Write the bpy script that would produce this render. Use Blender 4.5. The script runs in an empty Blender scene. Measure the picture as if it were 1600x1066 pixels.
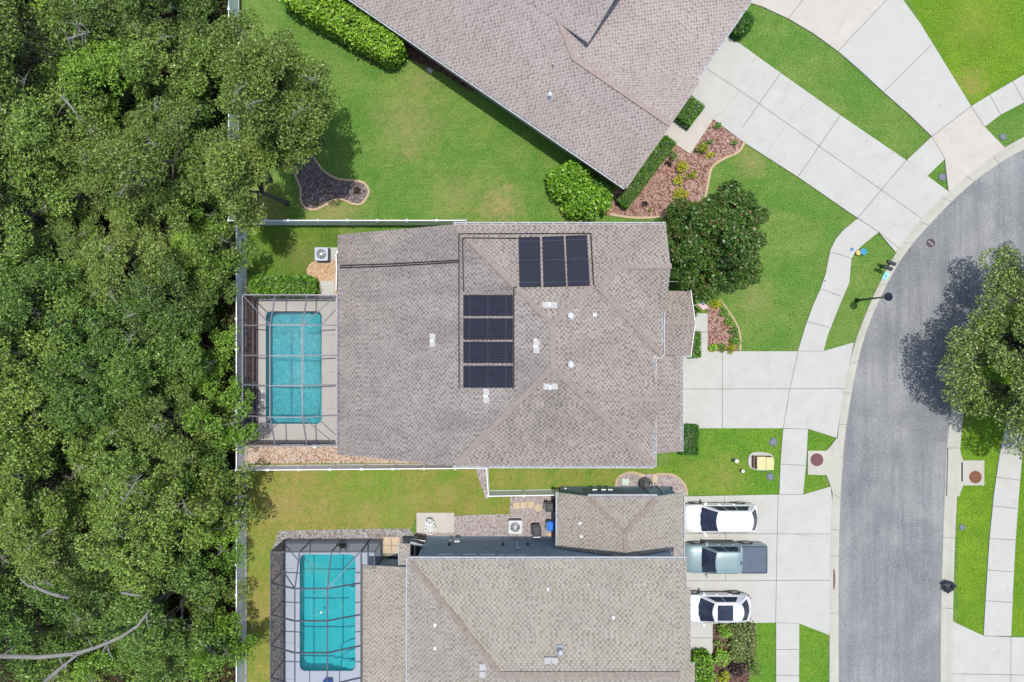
import bpy, bmesh, math, random
import numpy as np
from math import radians, sin, cos, pi, sqrt
from mathutils import Vector, Matrix

# ------------------------------------------------------------------ camera, world, sun
S = bpy.context.scene
C = S.collection
cam_d = bpy.data.cameras.new('camera'); cam = bpy.data.objects.new('camera', cam_d); C.objects.link(cam)
H = 48.0
cam.location = (0, 0, H); cam.rotation_euler = (0, 0, 0)
cam_d.lens = 24; cam_d.sensor_width = 36; cam_d.clip_end = 500; cam_d.clip_start = 0.5
S.camera = cam
F = 1600 * 24 / 36.0
S.view_settings.view_transform = 'Standard'; S.view_settings.look = 'None'
S.view_settings.gamma = 1; S.view_settings.exposure = 0.28
SUN_DIR = Vector((0.05, 0.09, 1.0)).normalized()          # towards the sun, almost overhead
world = bpy.data.worlds.new("World"); S.world = world; world.use_nodes = True
nt = world.node_tree; bg = nt.nodes['Background']
sky = nt.nodes.new('ShaderNodeTexSky'); sky.sky_type = 'NISHITA'; sky.sun_disc = False
sky.sun_elevation = math.asin(SUN_DIR.z); sky.sun_rotation = math.atan2(SUN_DIR.x, SUN_DIR.y)
sky.air_density = 1.0; sky.dust_density = 1.5
nt.links.new(sky.outputs[0], bg.inputs[0]); bg.inputs[1].default_value = 0.15
sd = bpy.data.lights.new('sun', 'SUN'); sd.energy = 3.3; sd.angle = radians(0.5); sd.color = (1, 0.97, 0.92)
so = bpy.data.objects.new('sun', sd); C.objects.link(so); so.location = (5, 9, 60)
so.rotation_euler = SUN_DIR.to_track_quat('Z', 'Y').to_euler()

# ------------------------------------------------------------------ helpers
def W(px, py, h=0.0):
    """metres on the plane of height h for a place measured on the survey picture"""
    return Vector(((px - 800) * (H - h) / F, -(py - 533) * (H - h) / F, h))
def G(pts, z=0.0): return [W(x, y, z) for x, y in pts]
def onplane(px, py, pl):
    kx = (px - 800) / F; ky = -(py - 533) / F
    m = pl[1] * kx + pl[2] * ky
    z = (pl[0] + H * m) / (1 + m)
    return W(px, py, z)
def zpl(pl, x, y): return pl[0] + pl[1] * x + pl[2] * y

def lin(c): return tuple(((v / 255) / 12.92 if v / 255 <= .04045 else ((v / 255 + .055) / 1.055) ** 2.4) for v in c)
def A(r, g, b, k=0.62): return tuple(v * k for v in lin((r, g, b)))

class NT:
    def __init__(s, name, rough=.8, spec=.3):
        s.m = bpy.data.materials.new(name); s.m.use_nodes = True; s.t = s.m.node_tree
        s.b = s.t.nodes['Principled BSDF']; s.b.inputs['Roughness'].default_value = rough
        s.b.inputs['Specular IOR Level'].default_value = spec
        s.out = s.t.nodes['Material Output']; s._c = None
    def n(s, typ, **k):
        o = s.t.nodes.new(typ)
        for a, v in k.items():
            if a.startswith('i_'):
                key = a[2:]
                o.inputs[int(key) if key.isdigit() else key].default_value = v
            else: setattr(o, a, v)
        return o
    def l(s, a, b): s.t.links.new(a, b)
    def pos(s):
        if not s._c: s._c = s.n('ShaderNodeNewGeometry').outputs['Position']
        return s._c
    def noise(s, scale, detail=3, rough=.55, vec=None, dist=0):
        o = s.n('ShaderNodeTexNoise'); o.inputs['Scale'].default_value = scale; o.inputs['Detail'].default_value = detail
        o.inputs['Roughness'].default_value = rough; o.inputs['Distortion'].default_value = dist
        s.l(vec or s.pos(), o.inputs['Vector']); return o.outputs['Fac']
    def ramp(s, fac, stops):
        r = s.n('ShaderNodeValToRGB'); e = r.color_ramp.elements
        while len(e) < len(stops): e.new(.5)
        for i, (p, c) in enumerate(stops):
            e[i].position = p; e[i].color = (*c, 1) if len(c) == 3 else c
        s.l(fac, r.inputs[0]); return r.outputs[0]
    def mix(s, fac, a, b, mode='MIX'):
        m = s.n('ShaderNodeMix', data_type='RGBA', blend_type=mode)
        for i, v in ((0, fac), (6, a), (7, b)):
            if hasattr(v, 'node'): s.l(v, m.inputs[i])
            else: m.inputs[i].default_value = v if i == 0 else ((*v, 1) if len(v) == 3 else v)
        return m.outputs[2]
    def mr(s, v, a, b, c=0., d=1.):
        m = s.n('ShaderNodeMapRange'); m.inputs[1].default_value = a; m.inputs[2].default_value = b
        m.inputs[3].default_value = c; m.inputs[4].default_value = d; s.l(v, m.inputs[0]); return m.outputs[0]
    def math(s, op, a, b=0.):
        m = s.n('ShaderNodeMath', operation=op)
        for i, v in ((0, a), (1, b)):
            if hasattr(v, 'node'): s.l(v, m.inputs[i])
            else: m.inputs[i].default_value = v
        return m.outputs[0]
    def patches(s, lst):
        """blend mask: soft noisy worn spots at fixed places on the ground (x, y, radius, strength)"""
        nz = s.noise(1.8, 7, .82); nz = s.math('MULTIPLY', s.math('SUBTRACT', nz, .47), 4.6)
        tot = None
        for x, y, r, st, *zz in lst:
            d = s.n('ShaderNodeVectorMath', operation='DISTANCE'); s.l(s.pos(), d.inputs[0]); d.inputs[1].default_value = (x, y, zz[0] if zz else 0)
            q = s.math('ADD', s.math('DIVIDE', d.outputs['Value'], r), nz)
            q = s.mr(q, .1, 1.35, min(1, st * 1.3), 0)
            tot = q if tot is None else s.math('MAXIMUM', tot, q)
        return s.math('MULTIPLY', tot, s.mr(s.noise(5, 4, .8), .38, .6, .35, 1.15))
    def bump(s, h, dist=.02, st=.5):
        b = s.n('ShaderNodeBump'); b.inputs['Strength'].default_value = st; b.inputs['Distance'].default_value = dist
        s.l(h, b.inputs['Height']); s.l(b.outputs[0], s.b.inputs['Normal'])
    def col(s, c):
        if hasattr(c, 'node'): s.l(c, s.b.inputs['Base Color'])
        else: s.b.inputs['Base Color'].default_value = (*c, 1)
        return s

MT = {}
def flat(name, c, rough=.6, var=.12, scale=6, metallic=0, spec=.4):
    """plain paint, plastic or metal with a little mottling"""
    if name in MT: return MT[name]
    m = NT(name, rough, spec); f = m.noise(scale, 4, .6)
    m.col(m.mix(m.mr(f, .3, .7), tuple(v * (1 - var) for v in c), tuple(min(1, v * (1 + var)) for v in c)))
    m.b.inputs['Metallic'].default_value = metallic
    MT[name] = m.m; return m.m

def grass(name, dark, mid, light, worn, spots=(), wornamt=.5, big=.35, lush=(), lushc=None):
    m = NT(name, .95, .15)
    f2 = m.noise(big, 6, .7, dist=.6); f3 = m.noise(1.7, 6, .75); f1 = m.noise(7, 3, .8); f0 = m.noise(20, 3, .85); f4 = m.noise(12, 2, .8)
    mp = m.n('ShaderNodeMapping'); mp.inputs['Scale'].default_value = (.25, 1.6, 1); mp.inputs['Rotation'].default_value = (0, 0, .5); m.l(m.pos(), mp.inputs[0])
    mow = m.noise(.9, 3, .5, vec=mp.outputs[0])
    c = m.mix(m.mr(f2, .41, .60), mid, light)
    c = m.mix(m.mr(mow, .4, .65, 0, .3), c, dark)
    c = m.mix(m.mr(f3, .38, .68, 0, .5), c, dark)
    c = m.mix(m.mr(f1, .5, .38, 0, .8), c, tuple(v * .72 for v in dark))
    c = m.mix(m.mr(f4, .52, .64, 0, .8), c, tuple(v * 1.35 for v in light))
    c = m.mix(m.mr(f0, .5, .38, 0, .8), c, tuple(v * .7 for v in dark))
    f5 = m.noise(1.6, 7, .8, dist=.6)
    c = m.mix(m.mr(f5, .54, .72, 0, wornamt), c, worn)
    if spots: c = m.mix(m.patches(spots), c, worn)
    if lush: c = m.mix(m.patches(lush), c, m.mix(m.mr(f1, .38, .55), tuple(v * .75 for v in lushc), lushc))
    if lushc:
        fr = m.noise(2.4, 5, .85); c = m.mix(m.mr(fr, .5, .62, 0, .45), c, worn); c = m.mix(m.mr(fr, .48, .38, 0, .4), c, lushc)
    m.col(c); m.bump(f0, .08, .7)
    return m.m

def wp(px, py, r, st=.6):
    p = W(px, py); return (p.x, p.y, r, st)
GD, GM, GL, GW = A(86, 136, 52), A(108, 162, 64), A(156, 182, 90), A(192, 172, 116)
MT['grass'] = grass('lawn grass', GD, GM, GL, GW,
    [wp(640, 190, 2.6, .45), wp(655, 130, 1.3, .45), wp(780, 320, 1.7, .75), wp(715, 305, 1.8, .4), wp(395, 335, 2.5, .8), wp(520, 332, 2.2, .6), wp(1172, 255, 1.2, .5),
     wp(640, 235, 1.0, .5), wp(1180, 470, 1.5, .35)], .18)
MT['grass_dry'] = grass('dry back lawn grass', A(146, 140, 64), A(116, 166, 50), A(190, 182, 92), A(198, 172, 112),
    [wp(450, 790, 2.2, .6), wp(505, 800, 1.5, .5), wp(570, 805, 1.6, .6), wp(697, 770, .9, .9), wp(577, 752, .7, .9), wp(405, 950, 2.2, .5), wp(400, 860, 1.3, .4),
     wp(480, 745, 1.8, .35), wp(640, 790, 2, .4), wp(740, 790, 1.2, .4)], .42, .7, [wp(595, 745, 2.6, .75), wp(560, 765, 2.0, .6), wp(520, 740, 1.6, .5), wp(620, 800, 1.8, .6), wp(700, 745, 1.8, .55), wp(400, 870, 1.6, .5), wp(760, 790, 1.4, .5)], A(128, 178, 58))
MT['grass_lime'] = grass('lime verge grass', A(98, 140, 36), A(122, 170, 44), A(156, 194, 56), A(184, 168, 96),
    [wp(1520, 40, 2.2, .25), wp(1520, 130, 1.2, .7), wp(1500, 660, .8, .5)], .2, .3)
MT['grass_front'] = grass('front lawn grass', A(84, 134, 40), A(114, 170, 54), A(146, 186, 64), A(180, 172, 92),
    [wp(1130, 745, 2.0, .5), wp(1080, 745, 1.6, .4), wp(785, 748, 2.2, .9), wp(835, 748, 2.4, .8), wp(890, 752, 2.6, .7), wp(950, 742, 2.2, .6), wp(1010, 735, 1.6, .4), wp(1297, 755, .5, .9)], .25, .4)
MT['grass_side'] = grass('side yard grass', A(84, 116, 44), A(112, 146, 60), A(140, 176, 64), A(160, 144, 92),  # duller, slightly darker greens for the side yard
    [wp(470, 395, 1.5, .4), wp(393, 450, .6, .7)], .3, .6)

def concrete(name, c, st=.12, warm=(1, .97, .93)):
    m = NT(name, .9, .25)
    f = m.noise(.8, 6, .65, dist=.3); g = m.noise(14, 5, .7); k = m.noise(110, 2, .6)
    a = tuple(v * (1 - st) * w for v, w in zip(c, warm)); b = tuple(v * (1 + st * .4) for v in c)
    q = m.mix(m.mr(f, .3, .7, .3, 1), a, b)
    q = m.mix(m.mr(g, .45, .8, 0, .3), q, a); q = m.mix(m.mr(k, .5, .8, 0, .3), q, a)
    f6 = m.noise(.35, 7, .75, dist=1.2)
    q = m.mix(m.mr(f6, .58, .76, 0, .12), q, tuple(v * .7 for v in c))
    f7 = m.noise(1.9, 3, .5, dist=.5); q = m.mix(m.mr(f7, .63, .74, 0, .22), q, tuple(v * .55 for v in c))
    m.col(q); m.bump(k, .01, .3); return m.m
MT['concrete'] = concrete('pale broom finished concrete', A(218, 217, 210))
MT['concrete_cool'] = concrete('cool grey new concrete', A(218, 216, 210), .06, (1, .985, .96))
MT['concrete_warm'] = concrete('warm weathered concrete', A(224, 217, 206), .12)
MT['kerbc'] = concrete('kerb concrete', A(214, 212, 198), .16)
MT['deck'] = concrete('pool deck concrete', A(218, 213, 206), .08)
MT['deck_blue'] = concrete('painted blue grey deck', A(206, 213, 226), .08, (1, 1, 1))
MT['joint'] = flat('dirty joint', A(130, 126, 118), .95, .3, 3)
MT['crack'] = flat('hairline crack dirt', A(170, 166, 156), .95, .3, 3)
def asphalt():
    m = NT('aged asphalt', .85, .3)
    f = m.noise(.25, 5, .6, dist=.5); k = m.noise(13, 4, .9); k2 = m.noise(6, 5, .8)
    mp = m.n('ShaderNodeMapping'); mp.inputs['Scale'].default_value = (1.1, .07, 1); m.l(m.pos(), mp.inputs[0])
    st = m.noise(1.2, 5, .7, vec=mp.outputs[0])
    c = m.mix(m.mr(f, .35, .65), A(144, 145, 144), A(180, 180, 177))
    c = m.mix(m.mr(st, .42, .64, 0, .6), c, A(122, 124, 128))
    c = m.mix(m.mr(k, .48, .7, 0, .8), c, A(100, 102, 108)); c = m.mix(m.mr(k, .5, .3, 0, .6), c, A(214, 214, 216))
    c = m.mix(m.mr(k2, .6, .75, 0, .5), c, A(112, 114, 122))
    v = m.n('ShaderNodeTexVoronoi', feature='DISTANCE_TO_EDGE'); v.inputs['Scale'].default_value = .3
    w = m.n('ShaderNodeVectorMath', operation='ADD'); nn = m.n('ShaderNodeTexNoise'); nn.inputs['Scale'].default_value = 1.5; nn.inputs['Detail'].default_value = 5
    m.l(m.pos(), nn.inputs[0]); m.l(m.pos(), w.inputs[0]); m.l(nn.outputs['Color'], w.inputs[1]); m.l(w.outputs[0], v.inputs['Vector'])
    c = m.mix(m.mr(v.outputs['Distance'], 0, .008, .28, 0), c, A(94, 96, 100))
    m.col(c); m.bump(k, .02, .6); return m.m
MT['asphalt'] = asphalt()

def chips(name, cols, scale=9, worn=None, spots=()):
    """mulch, gravel or shell: small irregular pieces of mixed colour"""
    m = NT(name, .95, .15)
    v = m.n('ShaderNodeTexVoronoi'); v.inputs['Scale'].default_value = scale; v.inputs['Randomness'].default_value = 1
    w = m.n('ShaderNodeVectorMath', operation='ADD'); nn = m.n('ShaderNodeTexNoise'); nn.inputs['Scale'].default_value = 9
    sc = m.n('ShaderNodeVectorMath', operation='SCALE'); sc.inputs['Scale'].default_value = .12
    m.l(m.pos(), nn.inputs[0]); m.l(nn.outputs['Color'], sc.inputs[0]); m.l(m.pos(), w.inputs[0]); m.l(sc.outputs[0], w.inputs[1]); m.l(w.outputs[0], v.inputs['Vector'])
    sp = m.n('ShaderNodeSeparateColor'); m.l(v.outputs['Color'], sp.inputs[0])
    n = len(cols); c = m.ramp(sp.outputs[0], [((i + .5) / n, k) for i, k in enumerate(cols)])
    if worn: c = m.mix(m.mr(m.noise(.9, 5, .7), .5, .7, 0, .8), c, worn)
    if spots: c = m.mix(m.patches(spots), c, worn)
    m.col(c); m.bump(m.math('MULTIPLY', v.outputs['Distance'], -1.), .08, .8); return m.m
MT['mulch_red'] = chips('red bark mulch', [A(150, 108, 96), A(214, 172, 156), A(188, 140, 124), A(228, 196, 180), A(164, 122, 108), A(124, 92, 80)], 11)
MT['mulch_purple'] = chips('faded dark mulch', [A(92, 82, 80), A(190, 172, 170), A(130, 116, 116), A(160, 144, 142), A(104, 94, 90)], 10, A(120, 92, 62))
MT['mulch_brown'] = chips('brown bark mulch', [A(80, 58, 50), A(130, 100, 86), A(104, 78, 66), A(150, 122, 108)], 10)
MT['shell'] = chips('crushed shell and stone', [A(164, 120, 92), A(246, 226, 206), A(216, 178, 146), A(250, 240, 228), A(206, 172, 144)], 13, A(236, 206, 172))
MT['gravel_pink'] = chips('pinkish gravel', [A(166, 150, 146), A(228, 218, 214), A(198, 182, 178), A(216, 202, 196), A(184, 168, 164)], 12)
MT['gravel_grey'] = chips('grey stone chips', [A(132, 130, 124), A(206, 202, 196), A(168, 164, 158), A(224, 218, 212), A(150, 144, 134)], 11, A(172, 142, 128))
MT['shell_tan'] = chips('tan pebble', [A(210, 164, 118), A(240, 206, 166), A(224, 184, 140), A(250, 224, 192)], 12)
MT['litter'] = chips('leaf litter on forest floor', [A(46, 36, 26), A(92, 74, 54), A(66, 54, 38), A(60, 66, 34)], 5)

def shingle(name, light, dark, algae=.0, deep=.85, soot=()):
    """three tab shingles: courses 145 mm deep, pale tabs and irregular dark tabs, half-lapped"""
    m = NT(name, .92, .15)
    uv = m.n('ShaderNodeUVMap').outputs[0]
    sp = m.n('ShaderNodeSeparateXYZ'); m.l(uv, sp.inputs[0])
    yr = m.math('DIVIDE', sp.outputs[1], .145); row = m.math('FLOOR', yr); fy = m.math('FRACT', yr)
    w1 = m.n('ShaderNodeTexWhiteNoise', noise_dimensions='1D'); m.l(row, w1.inputs['W'])
    u = m.math('ADD', m.math('DIVIDE', sp.outputs[0], .31), m.math('ADD', m.math('MULTIPLY', row, .5), m.math('MULTIPLY', w1.outputs['Value'], .26)))
    cell = m.math('FLOOR', u); fx = m.math('FRACT', u)
    cb = m.n('ShaderNodeCombineXYZ'); m.l(cell, cb.inputs[0]); m.l(row, cb.inputs[1])
    w2 = m.n('ShaderNodeTexWhiteNoise', noise_dimensions='2D'); m.l(cb.outputs[0], w2.inputs['Vector'])
    s2 = m.n('ShaderNodeSeparateColor'); m.l(w2.outputs['Color'], s2.inputs[0])
    wid = m.math('ADD', m.math('MULTIPLY', s2.outputs[0], .36), .30)
    d = m.math('SUBTRACT', fx, wid); dm = m.mr(d, -.05, .05, 1, 0)
    dm = m.math('MULTIPLY', dm, m.math('ADD', m.math('MULTIPLY', s2.outputs[1], .6), .4))
    c = m.mix(m.math('MULTIPLY', dm, deep), light, dark)
    c = m.mix(m.mr(s2.outputs[2], 0, 1, 0, .12), c, tuple(v * .8 for v in light))
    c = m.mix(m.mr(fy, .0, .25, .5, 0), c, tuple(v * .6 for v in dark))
    f = m.noise(.5, 5, .7, vec=uv, dist=.5); c = m.mix(m.mr(f, .35, .68, 0, .30), c, dark)
    f2 = m.noise(9, 4, .8, vec=uv); c = m.mix(m.mr(f2, .35, .75, 0, .3), c, tuple(v * 1.15 for v in light))
    if algae:
        mp2 = m.n('ShaderNodeMapping'); mp2.inputs['Scale'].default_value = (1, .3, 1); m.l(uv, mp2.inputs[0])
        g = m.noise(.5, 6, .72, vec=mp2.outputs[0], dist=.8)
        c = m.mix(m.mr(g, .44, .7, 0, algae), c, A(108, 104, 106))
    if soot: c = m.mix(m.patches(soot), c, A(84, 80, 84))
    m.col(c); m.bump(dm, .012, .3); return m.m
MT['sh_main'] = shingle('weathered taupe shingles', A(205, 192, 182), A(114, 104, 98), .25, .9, [(2.3, -3.0, 1.6, .34, 8.8), (2.3, -4.6, 2.4, .2, 8.1)])
MT['sh_low'] = shingle('algae streaked taupe shingles', A(201, 190, 182), A(112, 103, 100), .42)
MT['sh_north'] = shingle('pinkish brown shingles', A(214, 200, 193), A(138, 121, 117), .05)
MT['sh_south'] = shingle('beige grey shingles', A(204, 195, 182), A(132, 122, 112), .05, .85)
def capmat(name, a, b):
    m = NT(name, .92, .15); f = m.noise(5, 4, .7); m.col(m.mix(m.mr(f, .3, .7), a, b)); return m.m
MT['cap'] = capmat('ridge cap shingles', A(164, 149, 140), A(186, 172, 162))
MT['cap_n'] = capmat('pink ridge cap shingles', A(178, 156, 148), A(196, 178, 172))
MT['cap_s'] = capmat('brown ridge cap shingles', A(150, 136, 128), A(184, 170, 158))
MT['fascia'] = flat('white fascia', (.68, .68, .68), .5, .06, 2)
MT['vent'] = flat('pale vent metal', (.37, .37, .365), .6, .08, 5)
MT['gutter_paint'] = flat('weathered white gutter', (.50, .51, .52), .5, .12, 5)
MT['gut_in'] = flat('dirty gutter floor', A(176, 178, 182), .8, .35, 4)
MT['stucco'] = flat('beige stucco', (.55, .5, .42), .9, .06, 3)
MT['slate_wall'] = flat('slate blue painted wall', A(146, 168, 186, .85), .8, .06, 1.2)
MT['glass_dark'] = flat('dark window glass', (.015, .02, .03), .06, .1, 1, 0, .8)
MT['white'] = flat('white vinyl', (.78, .79, .8), .45, .05, 2)
MT['fence'] = flat('pale grey vinyl fence', (.80, .84, .88), .5, .08, 2)
MT['black'] = flat('black plastic', (.018, .018, .022), .45, .2, 5)
MT['iron_red'] = flat('rusty red iron', A(128, 84, 92), .8, .2, 14)
MT['iron_brown'] = flat('rusty brown iron', A(140, 92, 66), .8, .25, 14)
MT['galv'] = flat('galvanised metal', (.42, .43, .45), .4, .15, 8, .5)
MT['alu_light'] = flat('grey bronze aluminium', A(150, 148, 156), .4, .1, 4, .2)
MT['alu_dark'] = flat('dark bronze aluminium', A(104, 106, 116), .4, .15, 4, .2)
MT['bark'] = flat('grey oak bark', A(104, 98, 88), .95, .35, 7)
MT['bark_pale'] = flat('bleached bare wood', A(158, 154, 148), .9, .25, 7)
MT['tan_conc'] = flat('tan cast edging', A(222, 198, 160), .9, .12, 6)
MT['paver'] = flat('tan paver', A(228, 204, 170), .9, .12, 3)

def leafmat(name, cols, trans=.16, rough=.42):
    m = NT(name, rough, .35)
    ri = m.n('ShaderNodeNewGeometry').outputs['Random Per Island']
    n = len(cols); c = m.ramp(ri, [((i + .5) / n, k) for i, k in enumerate(cols)])
    f = m.noise(.55, 3, .6); c = m.mix(m.mr(f, .35, .65, 0, .4), c, tuple(v * .62 for v in cols[n // 2]))
    oi = m.n('ShaderNodeObjectInfo').outputs['Random']
    hs = m.n('ShaderNodeHueSaturation'); m.l(c, hs.inputs['Color'])
    m.l(m.mr(oi, 0, 1, .470, .505), hs.inputs['Hue']); m.l(m.mr(oi, 0, 1, 1.28, .72), hs.inputs['Value'])
    m.l(hs.outputs[0], m.b.inputs['Base Color'])
    tr = m.n('ShaderNodeBsdfTranslucent'); m.l(hs.outputs[0], tr.inputs[0])
    mx = m.n('ShaderNodeMixShader'); mx.inputs[0].default_value = trans
    m.l(m.b.outputs[0], mx.inputs[1]); m.l(tr.outputs[0], mx.inputs[2]); m.l(mx.outputs[0], m.out.inputs[0]); return m.m
MT['leaf_olive'] = leafmat('olive oak leaves', [A(54, 80, 28, .9), A(88, 124, 46, .9), A(122, 158, 66, .9), A(152, 176, 96, .9), A(64, 92, 34, .9), A(100, 138, 54, .9), A(136, 168, 74, .9)])  # palest tones paint highlight flecks onto random leaves
MT['leaf_mid'] = leafmat('mid green leaves', [A(58, 90, 34, .9), A(90, 136, 50, .9), A(124, 172, 70, .9), A(154, 188, 98, .9), A(70, 106, 40, .9), A(106, 152, 58, .9)])  # palest tones paint highlight flecks here as well
MT['leaf_oak'] = leafmat('street oak leaves', [A(46, 74, 30, .9), A(84, 120, 50, .9), A(122, 160, 74, .9), A(164, 188, 116, .9), A(60, 92, 38, .9), A(98, 148, 54, .9), A(74, 108, 46, .9)])
MT['leaf_bright'] = leafmat('bright green leaves', [A(84, 130, 40, .9), A(116, 172, 58, .9), A(146, 196, 80, .9), A(100, 150, 48, .9)])
MT['leaf_lime'] = leafmat('lime shrub leaves', [A(80, 138, 26, .9), A(112, 176, 38, .9), A(144, 202, 60, .9), A(96, 156, 32, .9), A(56, 104, 22, .9), A(170, 214, 92, .9)])
MT['leaf_hedge'] = leafmat('clipped hedge leaves', [A(44, 92, 24, .9), A(74, 134, 40, .9), A(102, 164, 58, .9), A(58, 112, 30, .9)])
MT['leaf_magnolia'] = leafmat('glossy magnolia leaves', [A(38, 74, 26, .9), A(76, 114, 42, .9), A(122, 160, 70, .9), A(52, 92, 32, .9), A(150, 180, 98, .9), A(90, 132, 50, .9), A(64, 104, 38, .9), A(106, 146, 60, .9), A(44, 82, 30, .9), A(96, 136, 52, .9), A(68, 110, 40, .9), A(84, 126, 50, .9), A(168, 132, 86, .75)], .16, .36)  # bright yellowish greens paint highlights onto a share of the leaves
MT['leaf_yellow'] = leafmat('yellow green leaves', [A(150, 160, 40, .9), A(182, 186, 66, .9), A(120, 150, 40, .9)])
MT['leaf_dark'] = leafmat('dark bronze leaves', [A(60, 44, 48, .9), A(90, 66, 66, .9), A(66, 76, 44, .9)])
MT['leaf_variegated'] = leafmat('mixed shrub leaves', [A(88, 120, 60, .9), A(128, 158, 84, .9), A(170, 170, 110, .9), A(70, 104, 60, .9), A(104, 140, 50, .9)])

def screen(name, opac, c):
    m = NT(name, .8, .1); m.col(c)
    t = m.n('ShaderNodeBsdfTransparent'); mx = m.n('ShaderNodeMixShader'); mx.inputs[0].default_value = opac
    m.l(t.outputs[0], mx.inputs[1]); m.l(m.b.outputs[0], mx.inputs[2]); m.l(mx.outputs[0], m.out.inputs[0]); return m.m
MT['scr_roof'] = screen('insect screen', .10, (.05, .05, .06))
MT['scr_wall'] = screen('insect screen wall', .62, (.035, .035, .05))

def poolmats():
    for nm, c, rs, gl in (('water_a', (.50, .84, .86), 3.6, .05), ('water_b', (.42, .86, .88), 1.2, .03)):
        m = NT('pool water ' + nm[-1], .05, .5)
        t = m.n('ShaderNodeBsdfTransparent'); t.inputs[0].default_value = (*c, 1)
        g = m.n('ShaderNodeBsdfGlossy'); g.inputs['Roughness'].default_value = .05
        f = m.noise(rs, 4, .6, dist=1.2)
        b = m.n('ShaderNodeBump'); b.inputs['Strength'].default_value = .9; b.inputs['Distance'].default_value = .12; m.l(f, b.inputs['Height']); m.l(b.outputs[0], g.inputs['Normal'])
        fr = m.n('ShaderNodeFresnel'); fr.inputs[0].default_value = 1.33; m.l(b.outputs[0], fr.inputs['Normal'])
        mx = m.n('ShaderNodeMixShader'); m.l(m.math('ADD', fr.outputs[0], gl), mx.inputs[0]); m.l(t.outputs[0], mx.inputs[1]); m.l(g.outputs[0], mx.inputs[2])
        m.l(mx.outputs[0], m.out.inputs[0]); MT[nm] = m.m
    for nm, c1, c2, sc in (('basin_a', A(64, 160, 176, .8), A(118, 204, 212, .9), 8), ('basin_b', A(92, 196, 202, .84), A(104, 204, 210, .84), .6)):
        m = NT('pool finish ' + nm[-1], .8, .2)
        v = m.n('ShaderNodeTexVoronoi'); v.inputs['Scale'].default_value = sc; v.feature = 'SMOOTH_F1'
        w = m.n('ShaderNodeVectorMath', operation='ADD'); nn = m.n('ShaderNodeTexNoise'); nn.inputs['Scale'].default_value = 2.5
        m.l(m.pos(), nn.inputs[0]); m.l(m.pos(), w.inputs[0]); m.l(nn.outputs['Color'], w.inputs[1]); m.l(w.outputs[0], v.inputs['Vector'])
        m.col(m.mix(m.mr(v.outputs['Distance'], .15, .62), c1, c2)); MT[nm] = m.m  # upper pool: the Voronoi cells paint water glints into the basin colour
poolmats()
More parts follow.
